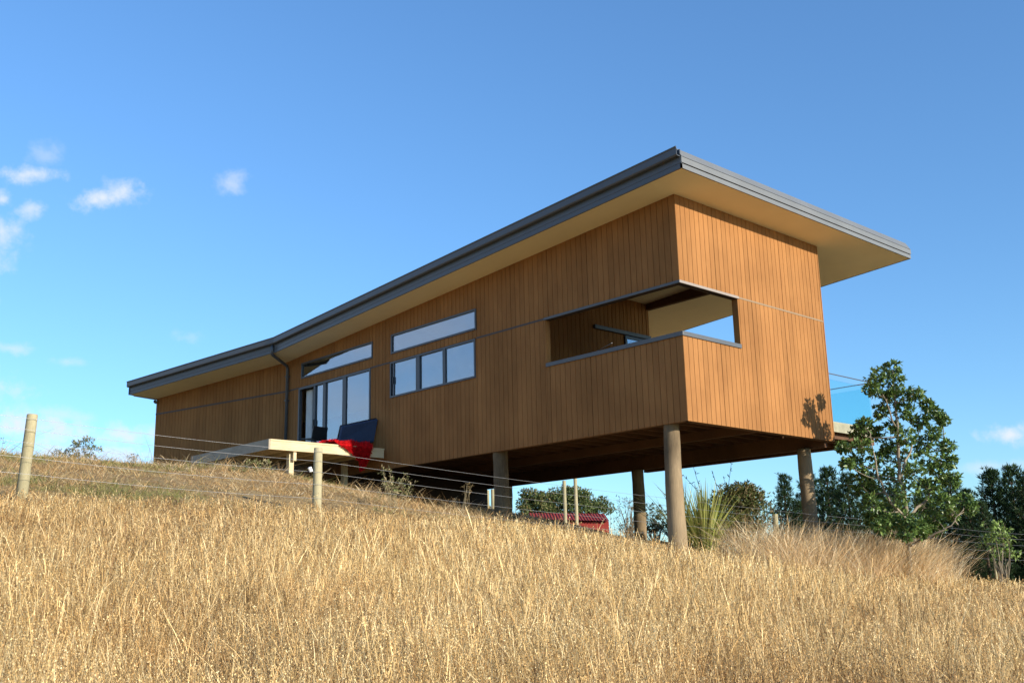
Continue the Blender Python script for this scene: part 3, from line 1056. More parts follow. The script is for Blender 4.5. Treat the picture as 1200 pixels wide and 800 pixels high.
# red roofed shed far behind
sh = thing('shed', 'low shed with a red corrugated steel roof seen under the house', 'shed', tuple(pix(675, 640, 66)))
a = pix(622, 608, 66)
b2 = pix(714, 610, 66)
a2 = pix(620, 600.5, 70)
b3 = pix(708, 601.5, 70)
dxy = (b2 - a)
L_ = np.linalg.norm(dxy)
n = int(L_ / .024)
V, F = [], []
for i in range(n + 1):
    t = i / n
    w_ = .022 * math.sin(t * L_ / .19 * 2 * math.pi)
    for (lo, hi_) in ((a, b2), (a2, b3)):
        q = lo + (hi_ - lo) * t
        V.append((q[0], q[1], q[2] + w_))
for i in range(n): F.append((2 * i, 2 * i + 2, 2 * i + 3, 2 * i + 1))
np_mesh('roof', np.array(V), np.array(F), REDROOF, sh)
back = (a2 - a) * np.array([1, 1, 0])
zb = -6.5
MB().quadbox([(*(a + back * .08)[:2], zb), (*(b2 + back * .08)[:2], zb), (*(b2 + back)[:2], zb), (*(a + back)[:2], zb),
              (*(a + back * .08)[:2], a[2] - .05), (*(b2 + back * .08)[:2], b2[2] - .05), (*(b2 + back)[:2], b3[2] - .1), (*(a + back)[:2], a2[2] - .1)]).build('wall', REDROOF, sh)


# ------------------------------------------------------------------ foliage builders
def ribbons(P, D, H, W, bend, cols, segs=3, tipw=.15, headed=None, sidev=None, mottle=0):
    """grass blades / stems: P base (n,3), D lean xy (n,2), H height, W width, bend; cols (n,3)"""
    n = len(P)
    if sidev is None:
        a = rng.uniform(0, 2 * math.pi, n)
        sidev = np.stack([np.cos(a), np.sin(a), np.zeros(n)], 1)
    k = segs + 1
    V = np.zeros((n, k, 2, 3), dtype=np.float32)
    t = np.linspace(0, 1, k)
    for i, ti in enumerate(t):
        c = P.copy()
        c[:, :2] += D * (H * (ti * .35 + bend * ti * ti))[:, None]
        c[:, 2] += H * (ti - .22 * bend * ti * ti)
        if headed is not None:
            w = W * np.where(headed, (.45 if ti < .7 else (1.2 if ti < .95 else .25)), (1 - (1 - tipw) * ti))
        else:
            w = W * (1 - (1 - tipw) * ti ** 1.5)
        V[:, i, 0] = c - sidev * w[:, None] * .5
        V[:, i, 1] = c + sidev * w[:, None] * .5
    base = (np.arange(n) * k * 2)[:, None]
    F = []
    for i in range(segs):
        F.append(base + np.array([[2 * i, 2 * i + 1, 2 * i + 3, 2 * i + 2]]))
    F = np.stack(F, 1).reshape(-1, 4)
    shade = np.ones((n, k, 2, 1))
    if headed is not None:
        hc = np.where(headed, rng.choice([.38, .55, .8, 1.15, 1.3], n, p=[.22, .2, .18, .2, .2]), 1.0)
        shade[:, -2:, :, 0] = hc[:, None, None]
        shade[:, 0] *= .8  # blade bases painted darker, standing in for shade among the stems
    if mottle: shade = shade * rng.uniform(1 - mottle, 1 + mottle, (n, k, 1, 1))
    C = np.repeat(np.repeat(cols[:, None, None, :], k, 1), 2, 2) * shade
    return V.reshape(-1, 3), F, C.reshape(-1, 3)


def leaves(P, D, Nn, L, W, cols):
    """folded leaves as two triangles each: P base, D direction, Nn normal"""
    S = np.cross(D, Nn)
    S /= (np.linalg.norm(S, axis=1, keepdims=True) + 1e-9)
    Nn = np.cross(S, D)
    L, W = L[:, None], W[:, None]
    mid = P + D * L * .5
    v0 = P
    v1 = mid + S * W * .5 + Nn * W * .16
    v2 = P + D * L - Nn * L * .12
    v3 = mid - S * W * .5 + Nn * W * .16
    V = np.stack([v0, v1, v2, v3], 1).reshape(-1, 3)
    n = len(P)
    b = (np.arange(n) * 4)[:, None]
    F = np.stack([b + [[0, 1, 2]], b + [[0, 2, 3]]], 1).reshape(-1, 3)
    C = np.repeat(cols, 4, 0)
    return V, F, C


def unit(a): return a / (np.linalg.norm(a, axis=-1, keepdims=True) + 1e-9)


def palette(n, cols, w, jit=.18):
    cols = np.array(cols)
    i = rng.choice(len(cols), n, p=np.array(w) / sum(w))
    return cols[i] * rng.uniform(1 - jit, 1 + jit, (n, 1))


def cam_xy(P):
    d = P - CAM
    z_ = d @ AF
    return 600 + FPX * (d @ AR) / z_, 400 - FPX * (d @ AU) / z_, z_


# ------------------------------------------------------------------ tall dry grass
def fence_y(x): return np.interp(x, [-40, -11.2, -7.2, .1, 8.9, 14, 30], [3.2, 1.65, 1.2, .35, -.35, -.7, -1.5])


def lownoise(x, y, s, seed):
    r_ = np.random.default_rng(seed)
    o = 0
    for k in range(9):
        a = r_.uniform(0, 6.28)
        f = s * r_.uniform(.5, 2.2)
        o = o + np.sin(x * math.cos(a) * f + y * math.sin(a) * f + r_.uniform(0, 6.28)) / (1 + .3 * k)
    return o / 3.2


def scatter(n, fmax=60.0, dmin=3.6, margin=.14, near=True):
    """random ground points inside the widened view, density per area falling with distance"""
    u = rng.random(n)
    # pdf ~ d^-p : choose depth so that near ground is denser
    d = dmin * (fmax / dmin) ** (u ** .92)
    lat = rng.uniform(-.5 - margin, .5 + margin, n) * 1200 / FPX
    fw = np.array([AF[0], AF[1]]) / math.hypot(AF[0], AF[1])
    rt = np.array([fw[1], -fw[0]])
    xy = CAM[:2] + d[:, None] * fw + (d * lat)[:, None] * rt
    return xy[:, 0], xy[:, 1], d


STRAWS = [(.82, .61, .30), (.69, .49, .22), (.95, .78, .45), (.43, .27, .115), (.57, .37, .155), (.25, .15, .075)]
x, y, d = scatter(800000, 34, 3.4)
ok = (y < fence_y(x) + rng.normal(0, .16, len(x)))
# keep a clear ring under the lens
ok &= np.hypot(x - CAM[0], y - CAM[1]) > 2.6
x, y, d = x[ok], y[ok], d[ok]
pn = lownoise(x, y, .9, 5)
pn2 = lownoise(x, y, 3.3, 8)
keep = rng.random(len(x)) < np.clip(.85 + .30 * pn + .25 * pn2, .25, 1)
x, y, d, pn, pn2 = x[keep], y[keep], d[keep], pn[keep], pn2[keep]
n = len(x)
z = ground(x, y)
P = np.stack([x, y, z - .02], 1)
edge = np.clip(.52 + (fence_y(x) - y) / 9, .5, 1)
H = rng.gamma(9, .027, n) * np.interp(x, [7, 12], [1, .7]) * (1 + .22 * pn + .16 * pn2 + .22 * lownoise(x, y, 6, 91)) * edge
headed = rng.random(n) < .42
H = np.where(headed, H * 1.22, H * .85)
lean = unit(rng.normal(0, 1, (n, 2)) + np.array([-.15, .1])) * rng.uniform(.15, .75, (n, 1))
bend = rng.uniform(.0, .6, n)
fl_ = rng.random(n) < .13
bend = np.where(fl_, rng.uniform(.9, 2.2, n), bend)
W = np.maximum(.0024, .00038 * d) * rng.uniform(.6, 1.35, n)
cols = palette(n, STRAWS, [26, 22, 26, 10, 14, 8], .28)
pn3 = lownoise(x, y, 7, 77)
cols = cols * (1 + .20 * pn[:, None] * [[.8, 1, 1.1]] + .16 * pn3[:, None]) * np.where(pn2[:, None] < -.5, [[.88, .80, .72]], [[1, 1, 1]])
g = ribbons(P, lean, H, W, bend, cols, 4, headed=headed, mottle=.22)
# spikelets of the seed heads: small husks along the top of the stems
gv = g[0].reshape(n, 5, 2, 3).mean(2)
hs = np.where(headed & (d < 26))[0]
SV, SF, SC = [g[0]], [], [g[2]]
P_, D_, c_h = [], [], []
for q in range(5):
    t_ = rng.uniform(0, 1, (len(hs), 1))
    P_.append(gv[hs, 3] * (1 - t_) + gv[hs, 4] * t_)
    D_.append(unit(rng.normal(0, .55, (len(hs), 3)) + np.array([0, 0, 1.0])))
    c_h.append(cols[hs] * rng.choice([.45, .7, 1.0, 1.2], (len(hs), 1), p=[.25, .25, .3, .2]))
P_, D_, c_h = np.concatenate(P_), np.concatenate(D_), np.concatenate(c_h)
m_ = len(P_)
dd_ = np.tile(d[hs], 5)
S_ = unit(np.cross(D_, rng.normal(0, 1, (m_, 3))))
L_s = (rng.uniform(.008, .018, m_) * np.maximum(1, dd_ / 11))[:, None]
W_s = (rng.uniform(.0022, .0042, m_) * np.maximum(1, dd_ / 11))[:, None]
sv = np.stack([P_, P_ + D_ * L_s * .5 + S_ * W_s, P_ + D_ * L_s, P_ + D_ * L_s * .5 - S_ * W_s], 1).reshape(-1, 3)
g = (np.concatenate([g[0], sv]), np.concatenate([g[1], np.arange(m_ * 4).reshape(m_, 4) + len(g[0])]), np.concatenate([g[2], np.repeat(c_h, 4, 0)]))
tag(np_mesh('tall_dry_grass', *g[:2], STRAW, colr=g[2]), 'knee-high golden dry grass covering the slope in the foreground', 'grass', kind='stuff')
# matted fallen straw between the stems
n = 90000
x, y, d = scatter(n, 30, 3.4)
ok = y < fence_y(x) + .3
x, y, d = x[ok], y[ok], d[ok]
n = len(x)
z = ground(x, y)
P = np.stack([x, y, z + rng.uniform(.01, .12, n)], 1)
H = rng.uniform(.03, .12, n)
lean = unit(rng.normal(0, 1, (n, 2)))
g = ribbons(P, lean * rng.uniform(1, 4, (n, 1)), H, np.maximum(.005, .0007 * d), np.full(n, .8), palette(n, STRAWS, [20, 26, 14, 14, 20, 10]), 3)
tag(np_mesh('fallen_straw', *g[:2], STRAW, colr=g[2]), 'matted fallen straw lying between the foreground grass stems', 'grass', kind='stuff')

# short cropped growth behind the fence on the bank
x, y, d = scatter(330000, 42, 9)
ok = (y > fence_y(x) - .3) & ~((x > -.1) & (x < 5.2) & (y > 2.2) & (y < 22)) & (y < 26)
pn = lownoise(x, y, 1.1, 21)
pn2 = lownoise(x, y, 3.0, 22)
ok &= rng.random(len(x)) < np.clip(.45 + .5 * pn + .3 * pn2, .06, 1)
x, y, d, pn, pn2 = x[ok], y[ok], d[ok], pn[ok], pn2[ok]
n = len(x)
P = np.stack([x, y, ground(x, y) - .01], 1)
H = rng.gamma(4, .016, n) * (1 + .5 * pn)
H = np.maximum(H, .02) * np.where(rng.random(n) < .04, 3.2, 1)
green = lownoise(x, y, .7, 30) + .45 * pn2 > .38
cols = np.where(green[:, None], palette(n, [(.17, .19, .055), (.26, .25, .09), (.42, .34, .16)], [4, 4, 3]),
                palette(n, [(.55, .40, .20), (.44, .29, .13), (.33, .20, .09), (.64, .52, .32)], [8, 8, 5, 4]))
g = ribbons(P, unit(rng.normal(0, 1, (n, 2))) * rng.uniform(.6, 2.0, (n, 1)), H, np.maximum(.005, .0006 * d), rng.uniform(.2, 1, n), cols, 2)
tag(np_mesh('short_dry_grass', *g[:2], STRAW, colr=g[2]), 'short patchy brown and green grass on the bank behind the fence', 'grass', kind='stuff')


# pale dead stalks lying on the bank (photo zones), and tall wispy grass on the right
def clump_grass(name, label, spots, n_per, h, spread, palette_, wts, w=.006, bendr=(.3, 1.2), leanv=(0, 0), headf=.5, mat=None):
    Vs, Fs, Cs = [], [], []
    nb = 0
    for (cx, cy) in spots:
        n = n_per
        ang = rng.uniform(0, 6.28, n)
        rr = np.abs(rng.normal(0, spread, n))
        x, y = cx + rr * np.cos(ang), cy + rr * np.sin(ang)
        P = np.stack([x, y, ground(x, y) - .02], 1)
        H = h * rng.uniform(.35, 1.15, n) * rng.uniform(.75, 1.15)
        hd = rng.random(n) < headf
        D = unit(rng.normal(0, 1, (n, 2)) * .8 + np.stack([np.cos(ang), np.sin(ang)], 1) * .6 + np.array(leanv))
        V, F, C = ribbons(P, D, H, np.full(n, w) * rng.uniform(.7, 1.4, n), rng.uniform(*bendr, n), palette(n, palette_, wts), 5, headed=hd)
        Vs.append(V); Fs.append(F + nb); Cs.append(C)
        nb += len(V)
    o = np_mesh(name, np.concatenate(Vs), np.concatenate(Fs), mat or STRAW, colr=np.concatenate(Cs))
    return tag(o, label, 'grass', kind='stuff')


WISP = [(.78, .57, .31), (.64, .44, .22), (.42, .28, .14), (.84, .70, .46), (.30, .21, .12)]
spots = []
for k in range(1150):
    x = rng.uniform(1.0, 12.5)
    y = fence_y(np.array([x]))[0] + rng.normal(.3, .9) - 1.5 * min(1, max(0, (x - 2.5) / 2.5))
    wx, wy, wz = cam_xy(np.array([x, y, gz(x, y)]))
    if wx < 868 and wz < 25: continue
    if wx < 905 and rng.random() < .6: continue
    if wx > 1085 and rng.random() < min(1, .45 + (wx - 1085) / 60): continue
    if lownoise(np.array([x]), np.array([y]), 1.4, 44)[0] < -.55: continue
    if x < 5 and 3.5 < y: continue
    spots.append((x, y))
clump_grass('wispy_tall_grass', 'waist-high wispy straw and seed stalks around the right end of the house', spots, 60, .98, .20, WISP, [7, 4, 1, 7, .6], w=.0075, headf=.6, bendr=(.0, .8), mat=WISPM)
spots = []
for (px, py, d_, n_) in ((430, 572, 21, 14), (520, 600, 20.5, 12), (600, 612, 21, 14), (680, 622, 21, 16), (740, 632, 21.5, 14), (250, 560, 22, 8), (310, 565, 21, 8), (180, 548, 24, 10), (110, 545, 24, 10), (40, 545, 24, 8), (560, 596, 23, 12), (640, 600, 26, 10)):
    for k in range(n_):
        q = pix(px + rng.normal(0, 26), py, d_ + rng.normal(0, .8))
        spots.append((q[0], q[1]))
clump_grass('straggly_dry_grass', 'straggly pale grass stalks along the fence line and bank crest', spots, 26, .34, .16, WISP, [5, 5, 3, 5, 2], w=.007, headf=.5, bendr=(.2, 1.4))
# dead cut stalks lying on the bank
Pq = []
for (px, py, d_, s_, n_) in ((120, 548, 25, 60, 220), (240, 550, 22.5, 50, 260), (300, 556, 21.5, 45, 200), (90, 540, 26, 40, 120), (400, 568, 21, 40, 120)):
    for k in range(n_):
        q = pix(px + rng.normal(0, s_), py, d_ + rng.normal(0, 1.2))
        Pq.append((q[0], q[1]))
Pq = np.array(Pq)
n = len(Pq)
P = np.c_[Pq, ground(Pq[:, 0], Pq[:, 1]) + .01]
g = ribbons(P, unit(rng.normal(0, 1, (n, 2))) * rng.uniform(2, 5, (n, 1)), rng.uniform(.03, .10, n), np.full(n, .02), rng.uniform(0, .8, n), palette(n, [(.70, .60, .42), (.6, .48, .3)], [1, 1]), 3)
tag(np_mesh('dead_stalks', *g[:2], STRAW, colr=g[2]), 'pale dead stalks lying scattered on the bank below the platform', 'stalks', kind='stuff')


# ------------------------------------------------------------------ shrubs, trees
def branch_curve(a, b, sag=.15, n=7, wob=.05):
    a, b = np.array(a, float), np.array(b, float)
    L = np.linalg.norm(b - a)
    off = rng.normal(0, wob * L, 3)
    pts = []
    for i in range(n + 1):
        t = i / n
        p_ = a + (b - a) * t
        p_ = p_ + off * math.sin(math.pi * t)
        p_[2] -= sag * L * math.sin(math.pi * t) * .5
        pts.append(p_)
    return pts


def leaf_clumps(cent, rad, n_each, L, W, cols, wts, up=.5, flat=.8, clusters=5):
    Ps, Ds, Ns = [], [], []
    for c, r_ in zip(cent, rad):
        ncl = max(2, n_each // clusters)
        dirs = unit(rng.normal(0, 1, (ncl, 3)))
        rr = r_ * rng.uniform(.25, 1.05, ncl) ** .6
        cc = c + dirs * rr[:, None] * (1, 1, flat)
        out = unit(dirs + np.array([0, 0, up]) + rng.normal(0, .35, (ncl, 3)))
        for k in range(clusters):
            dd = unit(out + rng.normal(0, .75, (ncl, 3)))
            Ps.append(cc + rng.normal(0, .012, (ncl, 3)))
            Ds.append(dd)
            Ns.append(unit(out + np.array([0, 0, .6]) + rng.normal(0, .3, (ncl, 3))))
    P, D, Nn = np.concatenate(Ps), np.concatenate(Ds), np.concatenate(Ns)
    n = len(P)
    return leaves(P, D, Nn, L * rng.uniform(.6, 1.25, n), W * rng.uniform(.7, 1.2, n), palette(n, cols, wts))


# the broad-leaved tree beside the house
TD = 21.9
FH = np.array([AF[0], AF[1], 0]) / math.hypot(AF[0], AF[1])
H0 = (pix(1047, 424, TD) - CAM) @ FH


def pixt(x, y, d):
    """point seen at a photo pixel on an upright plane, so that the tree stands straight"""
    v = AF + (x - 600) / FPX * AR - (y - 400) / FPX * AU
    return CAM + v * (H0 + d - TD) / (v @ FH)


tree = None
tb = pixt(1064, 650, TD)
tb[2] = gz(tb[0], tb[1])
tree = thing('broadleaf_tree', 'leafy green tree with pale forking limbs standing at the right end of the house', 'tree', tuple(tb))
cl = [(250, 120, 32), (300, 92, 28), (232, 160, 26), (312, 140, 30), (372, 176, 26), (330, 190, 32), (268, 232, 26), (340, 235, 30), (436, 238, 26), (470, 265, 20),
      (208, 278, 26), (390, 270, 26), (300, 290, 28), (186, 300, 24), (240, 310, 26), (440, 310, 26), (484, 352, 24), (350, 322, 30), (405, 340, 30), (140, 355, 22), (200, 352, 28),
      (290, 350, 30), (258, 390, 30), (180, 402, 28), (340, 390, 34), (420, 390, 34), (492, 402, 22), (150, 412, 20), (230, 440, 34), (300, 450, 34), (380, 440, 34), (460, 432, 28),
      (195, 470, 30), (270, 500, 34), (350, 500, 36), (430, 490, 34), (500, 462, 26), (540, 530, 28), (480, 540, 30), (410, 550, 36), (300, 560, 36), (232, 540, 30), (560, 560, 20),
      (440, 590, 30), (340, 600, 30), (282, 600, 26), (500, 580, 24), (258, 575, 26), (210, 500, 24), (420, 212, 18), (285, 180, 18), (300, 635, 24), (350, 640, 26), (400, 632, 24), (260, 620, 22), (450, 622, 22), (380, 610, 28), (225, 590, 22)]
cents, rads = [], []
for (cx, cy, cr) in cl:
    wfac = .25 + .75 * min(1, max(0, (cy - 80) / 350))
    cents.append(pixt(940 + cx / 2.857, 400 + cy / 2.857, TD + rng.uniform(-1, 1) * .85 * wfac))
    rads.append(cr / 2.857 / FPX * TD * 1.08)
cents = np.array(cents)
LC = [(.105, .175, .045), (.150, .240, .058), (.065, .120, .036), (.22, .30, .085)]
V, F, C = leaf_clumps(cents, rads, 260, .100, .050, LC, [5, 5, 4, 2], up=.35, clusters=6)
np_mesh('crown', V, F, LEAF, tree, colr=C)
tk = MB()
stems = [((0, 0), (1047, 560)), ((.03, 0), (1035, 545)), ((0, .03), (1078, 560))]
nodes = [tb + (0, 0, -.2)]
mains = [[tb + (0, 0, -.2), pixt(1062, 600, TD), pixt(1055, 560, TD), pixt(1052, 510, TD), pixt(1048, 460, TD), pixt(1046, 434, TD)],
         [pixt(1063, 610, TD), pixt(1045, 590, TD - .2), pixt(1030, 560, TD - .3), pixt(1022, 520, TD - .35), pixt(1018, 505, TD - .3)],
         [pixt(1063, 605, TD), pixt(1085, 585, TD + .2), pixt(1100, 560, TD + .2), pixt(1105, 520, TD + .1)],
         [pixt(1056, 560, TD), pixt(1070, 520, TD + .3), pixt(1085, 485, TD + .2)],
         [pixt(1064, 640, TD), pixt(1095, 625, TD - .3), pixt(1115, 615, TD - .4), pixt(1128, 598, TD - .4)],
         [pixt(1050, 500, TD), pixt(1038, 470, TD - .2), pixt(1028, 448, TD - .2)]]
mr_ = [(.055, .009), (.03, .007), (.034, .007), (.024, .007), (.026, .006), (.018, .006)]
allp = []
for m_, (ra, rb) in zip(mains, mr_):
    pp = []
    for a, b in zip(m_[:-1], m_[1:]):
        for i in range(4): pp.append(a + (b - a) * i / 4 + rng.normal(0, .012, 3))
    pp.append(m_[-1])
    tk.tube(pp, list(np.linspace(ra, rb, len(pp))), 8)
    allp += [(q, ra + (rb - ra) * i / len(pp)) for i, q in enumerate(pp)]
ap = np.array([q for q, r_ in allp])
for c in cents:
    # branch from a lower point of the limbs
    cand = [(np.linalg.norm(q - c) + max(0, q[2] - c[2] + .15) * 3, i) for i, q in enumerate(ap)]
    i = min(cand)[1]
    tk.tube(branch_curve(ap[i], c, .15, 5, .06), list(np.linspace(.013, .004, 6)), 5)
    for k in range(4):
        e = c + unit(rng.normal(0, 1, 3)) * .17
        tk.tube(branch_curve(c - (c - ap[i]) * .2, e, .05, 3), list(np.linspace(.006, .002, 4)), 4)
tk.build('trunk', BARKM, tree, smooth=True)


WEEDSTEM = plain('dry_weed_stem', (.26, .21, .12), .8)


def small_bush(name, label, cat, base_px, d_, h_px, w_px, cols, wts, nclump, n_each, L, W, mat=SCRUB, stems=10, up=.6, rad=.16, stemmat=None, group=None, dz=0, depth_r=None):
    """bush standing where photo pixel base_px is, h_px tall, w_px wide"""
    q = pix(base_px[0], base_px[1], d_)
    zg = gz(q[0], q[1])
    base = np.array([q[0], q[1], min(zg, q[2])])
    top = q[2] + h_px / FPX * d_
    hh = top - base[2]
    ww = w_px / FPX * d_ / 2
    t_ = thing(name, label, cat, tuple(base), group)
    cents, rads = [], []
    for k in range(nclump):
        a = rng.uniform(0, 6.28)
        f_ = rng.uniform(0, 1) ** .6
        zz = q[2] + (top - q[2]) * rng.uniform(.08, .93)
        prof = math.sqrt(max(.05, 1 - ((zz - q[2]) / (top - q[2]) - .3) ** 2 * 1.6))
        r_ = ww * f_ * prof
        dr_ = (depth_r or ww) * f_ * prof
        v_ = AR * math.cos(a) * r_ + np.array([AF[0], AF[1], 0]) * math.sin(a) * dr_
        cents.append(np.array([base[0] + v_[0], base[1] + v_[1], zz]))
        rads.append(rad * rng.uniform(.7, 1.3))
    V, F, C = leaf_clumps(cents, rads, n_each, L, W, cols, wts, up=up, clusters=4)
    np_mesh('foliage', V, F, mat, t_, colr=C)
    st = MB()
    for c in cents[:max(stems, 4) * 2]:
        st.tube(branch_curve(base + (rng.normal(0, .06), rng.normal(0, .06), -.1), c + (c - base) * .08, -.1, 5, .05), list(np.linspace(.005 if cat == 'weed' else (.014 if hh < 2.5 else .03), .002, 6)), 5)
    st.build('stems', stemmat or (WEEDSTEM if cat == 'weed' else BARKM), t_, smooth=True)
    return t_


GR1 = [(.09, .13, .035), (.14, .18, .055), (.20, .20, .07), (.06, .09, .03)]
BR1 = [(.16, .13, .06), (.22, .16, .08), (.09, .10, .035), (.28, .2, .11)]
small_bush('shrub', 'rounded olive green shrub seen under the house just right of the middle pole', 'shrub', (630, 606), 74, 31, 44, GR1 + [(.25, .19, .08)], [5, 5, 4, 2, 3], 70, 90, .22, .10, rad=.45)
small_bush('shrub', 'rounded green shrub seen under the house directly behind the two slim posts', 'shrub', (668, 606), 75, 33, 56, GR1, [5, 5, 3, 3], 76, 90, .22, .10, rad=.45)
small_bush('shrub', 'low olive shrub tapering down onto the red shed roof under the house', 'shrub', (700, 604), 76, 18, 40, GR1, [5, 5, 3, 3], 40, 70, .2, .09, rad=.36)
small_bush('shrub', 'pale grey green shrub in the small gap left of the middle house pole', 'shrub', (553, 607), 45, 24, 34, [(.2, .22, .1), (.28, .28, .14), (.1, .12, .05)], [4, 4, 3], 34, 60, .14, .06, rad=.24)
small_bush('shrub', 'dry greyish twiggy shrub left of the dark back pole', 'shrub', (738, 626), 30, 44, 46, BR1, [4, 4, 2, 3], 44, 26, .06, .02, rad=.20, stems=30)
small_bush('shrub', 'brownish green twiggy shrub with bare tops behind the spiky flax', 'shrub', (868, 632), 25.5, 66, 78, GR1 + BR1, [4, 4, 3, 2, 3, 3, 2, 1], 140, 84, .085, .036, rad=.17, stems=34)
small_bush('shrub', 'dark low shrub squeezed between the sunlit corner pole and the dark back pole', 'shrub', (768, 628), 27, 34, 44, GR1 + BR1, [4, 3, 2, 4, 3, 2, 2, 1], 30, 40, .08, .03, rad=.17, stems=16)
small_bush('shrub', 'low dry brown scrub between the yellow green flax and the twiggy shrub', 'shrub', (846, 642), 24.5, 34, 44, BR1 + GR1, [4, 4, 3, 3, 3, 2, 2, 1], 46, 60, .075, .03, rad=.15, stems=24)
small_bush('weed', 'bushy thistle weed standing on the left crest against the sky', 'weed', (97, 540), 25.5, 27, 34, [(.12, .15, .07), (.2, .22, .12), (.3, .27, .16)], [4, 4, 2], 22, 34, .07, .03, rad=.10, stems=14)
small_bush('weed', 'low grey weed left of the bushy thistle on the crest', 'weed', (75, 541), 25.5, 13, 30, [(.16, .17, .09), (.28, .26, .15)], [4, 3], 14, 26, .06, .025, rad=.08, stems=10)
small_bush('weed', 'sparse dark twig weed at the left edge of the photo', 'weed', (0, 535), 25, 26, 26, BR1, [4, 3, 2, 2], 10, 10, .05, .02, rad=.08, stems=16)
small_bush('weed', 'tiny weed on the crest just left of the house wall', 'weed', (155, 545), 25, 14, 18, BR1, [4, 3, 2, 2], 8, 14, .05, .02, rad=.07, stems=10)
small_bush('weed', 'tall seeding weed with green base right of the timber platform', 'weed', (462, 580), 19.5, 36, 46, [(.2, .22, .08), (.32, .28, .14), (.42, .34, .2)], [4, 3, 3], 22, 20, .07, .02, rad=.10, stems=24)
small_bush('weed', 'spindly brown seed stalk weed beside the middle house pole', 'weed', (545, 602), 21.5, 36, 34, BR1, [4, 3, 1, 3], 12, 12, .045, .02, rad=.07, stems=18)
small_bush('weed', 'green leafy weed under the timber platform', 'weed', (298, 556), 22.5, 16, 50, [(.15, .18, .06), (.24, .24, .1), (.36, .3, .16)], [4, 4, 3], 18, 30, .06, .025, rad=.09, stems=12)
small_bush('sapling', 'light green young sapling at the right edge before the dark pines', 'sapling', (1172, 655), 25, 42, 30, [(.20, .30, .07), (.28, .38, .11), (.14, .2, .05)], [4, 4, 3], 20, 30, .10, .05, rad=.14, stems=8, mat=LEAF)


def flax(label, px, d_, n, L, cols, wts):
    q = pix(px[0], px[1], d_)
    base = np.array([q[0], q[1], gz(q[0], q[1]) - .03])
    a = rng.uniform(0, 6.28, n)
    D = np.stack([np.cos(a), np.sin(a)], 1) * rng.uniform(.15, 1.35, (n, 1))
    P = base + np.c_[D * .16, np.zeros(n)]
    H = L * rng.uniform(.6, 1.1, n)
    sidev = np.stack([-np.sin(a), np.cos(a), np.zeros(n)], 1)
    V, F, C = ribbons(P, D, H, rng.uniform(.035, .065, n), rng.uniform(.05, .7, n) * np.hypot(D[:, 0], D[:, 1]), palette(n, cols, wts), 6, tipw=.05, sidev=sidev)
    o = np_mesh('flax_plant', V, F, LEAF, None, colr=C)
    return tag(o, label, 'plant')


flax('spiky yellow green flax plant beside the sunlit corner pole', (826, 632), 22.4, 270, 1.40, [(.36, .38, .10), (.50, .50, .17), (.22, .26, .07), (.56, .50, .24)], [4, 4, 3, 1])
flax('darker flax plant half hidden behind the sunlit corner pole', (800, 630), 23.8, 90, 1.4, [(.13, .16, .05), (.2, .2, .07), (.3, .25, .12)], [4, 4, 2])
# flax flower stalks leaning over the bush
fs = MB()
for (x0, y0, x1, y1, d_) in ((838, 620, 812, 545, 24), (850, 620, 835, 552, 24.5), (850, 615, 857, 543, 24.5), (865, 615, 848, 560, 24.5), (842, 610, 800, 556, 24)):
    a, b = pix(x0, y0, d_), pix(x1, y1, d_)
    pts = branch_curve(a, b, -.08, 8, .03)
    fs.tube(pts, list(np.linspace(.010, .004, 9)), 5)
    for k in range(4, 9):
        for s in range(2):
            e = pts[k] + unit(rng.normal(0, 1, 3) + np.array([0, 0, .7])) * rng.uniform(.05, .11)
            fs.tube([pts[k], (pts[k] + e) / 2, e], [.004, .009, .002], 5)
tag(fs.build('flax_flower_stalk', plain('dark_seed_pod', (.06, .045, .03), .8), None, smooth=True), 'dark flax flower stalks with seed pods arching over the shrub', 'plant')


# pines on the lower ground to the right
def make_pine(name, seed, h=8.0):
    r_ = np.random.default_rng(seed)
    tk = MB()
    tk.tube([(0, 0, -.4), (0.03, 0, h * .4), (0, .02, h * .75), (0, 0, h * .98)], [.17, .12, .07, .015], 8)
    Ps, Ds, Ls, Ws = [], [], [], []
    zz = .6
    while zz < h * .985:
        t = zz / h
        ln = (1 - t) ** .92 * 2.45 * r_.uniform(.8, 1.1) + .12
        nb = r_.integers(5, 8)
        a0 = r_.uniform(0, 6.28)
        for k in range(nb):
            a = a0 + 6.28 * k / nb + r_.normal(0, .2)
            L = ln * r_.uniform(.6, 1.18)
            dirn = np.array([math.cos(a), math.sin(a), .25 + .75 * t])
            end = np.array([0, 0, zz]) + dirn * L
            midp = np.array([0, 0, zz]) + dirn * L * .5 + (0, 0, -.06 * L)
            tk.tube([(0, 0, zz), midp, end], [.03 * (1.2 - t), .02 * (1.2 - t), .006], 4, cap=False)
            m_ = max(4, int(L * 11))
            for q in range(m_):
                s = (q + r_.random()) / m_
                s = .25 + .75 * s
                c = np.array([0, 0, zz]) + dirn * L * s + r_.normal(0, .07 + .10 * (1 - s), 3)
                for w_ in range(9):
                    dd = dirn * .55 + r_.normal(0, .55, 3) + (0, 0, .45)
                    Ps.append(c); Ds.append(dd); Ls.append(r_.uniform(.16, .34)); Ws.append(r_.uniform(.022, .045))
        zz += r_.uniform(.26, .42) * (1.15 - .5 * t)
    P, D = np.array(Ps), unit(np.array(Ds))
    n = len(P)
    V, F, C = leaves(P, D, unit(r_.normal(0, 1, (n, 3)) + (0, 0, .8)), np.array(Ls), np.array(Ws), palette(n, [(.030, .062, .020), (.048, .088, .026), (.020, .042, .016)], [4, 3, 3]))
    return tk, (V, F, C)


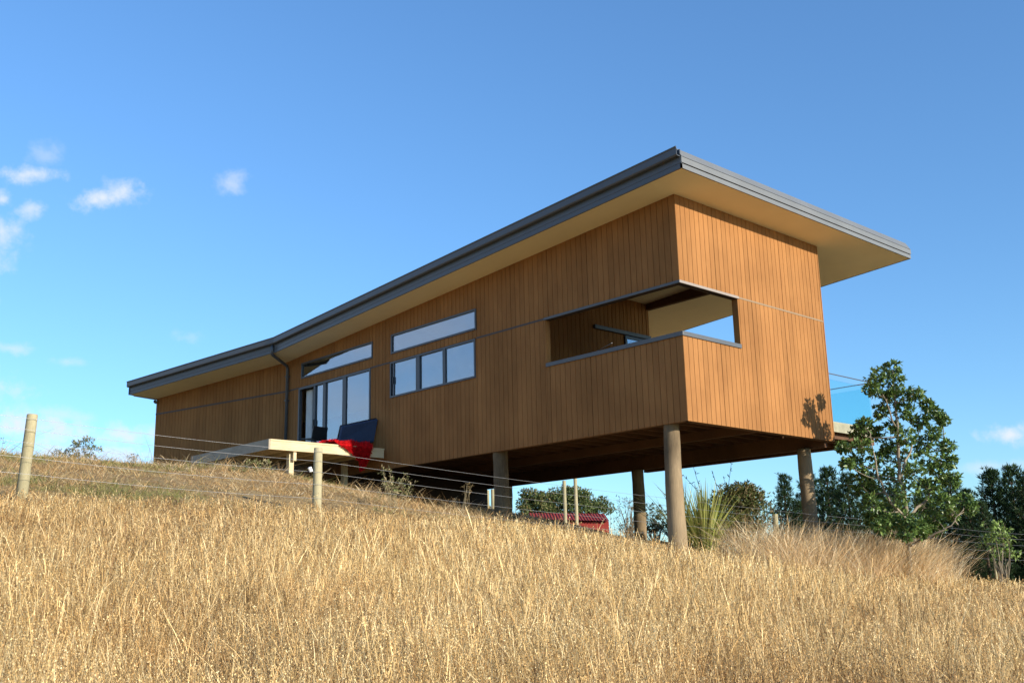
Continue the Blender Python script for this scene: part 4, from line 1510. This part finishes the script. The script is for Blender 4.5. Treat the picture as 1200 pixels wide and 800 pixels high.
PG = 'dark pines on the low ground right of the house'
variants = []
pines = [(918, 559, 47, 'small pointed pine just left of the far right house pole'), (948, 556, 54, 'dark pine directly behind the far right house pole'),
         (968, 549, 50, 'dark pine filling the gap between the far right pole and the leafy tree'), (992, 556, 44, 'dark pine behind the left edge of the leafy tree'),
         (1020, 566, 56, 'dark pine mostly hidden behind the leafy tree, left of its trunk'), (1048, 572, 50, 'dark pine straight behind the trunk of the leafy tree'),
         (1083, 562, 52, 'dark pine behind the right half of the leafy tree'), (1112, 558, 46, 'dark pine whose tip shows just right of the leafy tree crown'),
         (1133, 576, 42, 'low dark pine in the dip between the leafy tree and the tall right pines'), (1160, 551, 44, 'tall dark pine left of the tallest one, behind the light green sapling'),
         (1183, 547, 50, 'tallest narrow dark pine with a thin leader near the right edge'), (1203, 556, 43, 'dark pine cut by the right edge of the photo'),
         (1150, 590, 37, 'shorter dark pine in front of the tall right ones'), (1232, 552, 47, 'dark pine just past the right edge of the photo'),
         (1090, 590, 38, 'short dark pine low behind the bent right limb of the leafy tree'), (935, 588, 38, 'short dark pine low beside the far right house pole')]
for i, (px, py, d_, lab) in enumerate(pines):
    top = pix(px, py, d_)
    zb = gz(top[0], top[1])
    hh = top[2] - zb
    if i < 4:
        tkm, cr_ = make_pine('pine', 50 + i)
        t_ = thing('pine_tree', lab, 'tree', (0, 0, 0), PG)
        a = np_mesh('crown', *cr_[:2], NEEDLE, t_, colr=cr_[2])
        b = tkm.build('trunk', PINEBARK, t_, smooth=True)
        variants.append((t_, a, b))
    else:
        t0, a0, b0 = variants[i % 4]
        t_ = t0.copy()
        COL.objects.link(t_)
        for ch in (a0, b0):
            c2 = ch.copy()
            COL.objects.link(c2)
            c2.parent = t_
        t_['label'] = lab
    t_.location = (top[0], top[1], zb)
    t_.rotation_euler = (0, 0, rng.uniform(0, 6.28))
    s = hh / 8.0
    t_.scale = (s * rng.uniform(.85, 1.1), s * rng.uniform(.85, 1.1), s)
for t_, a, b in variants[:4]:
    pass
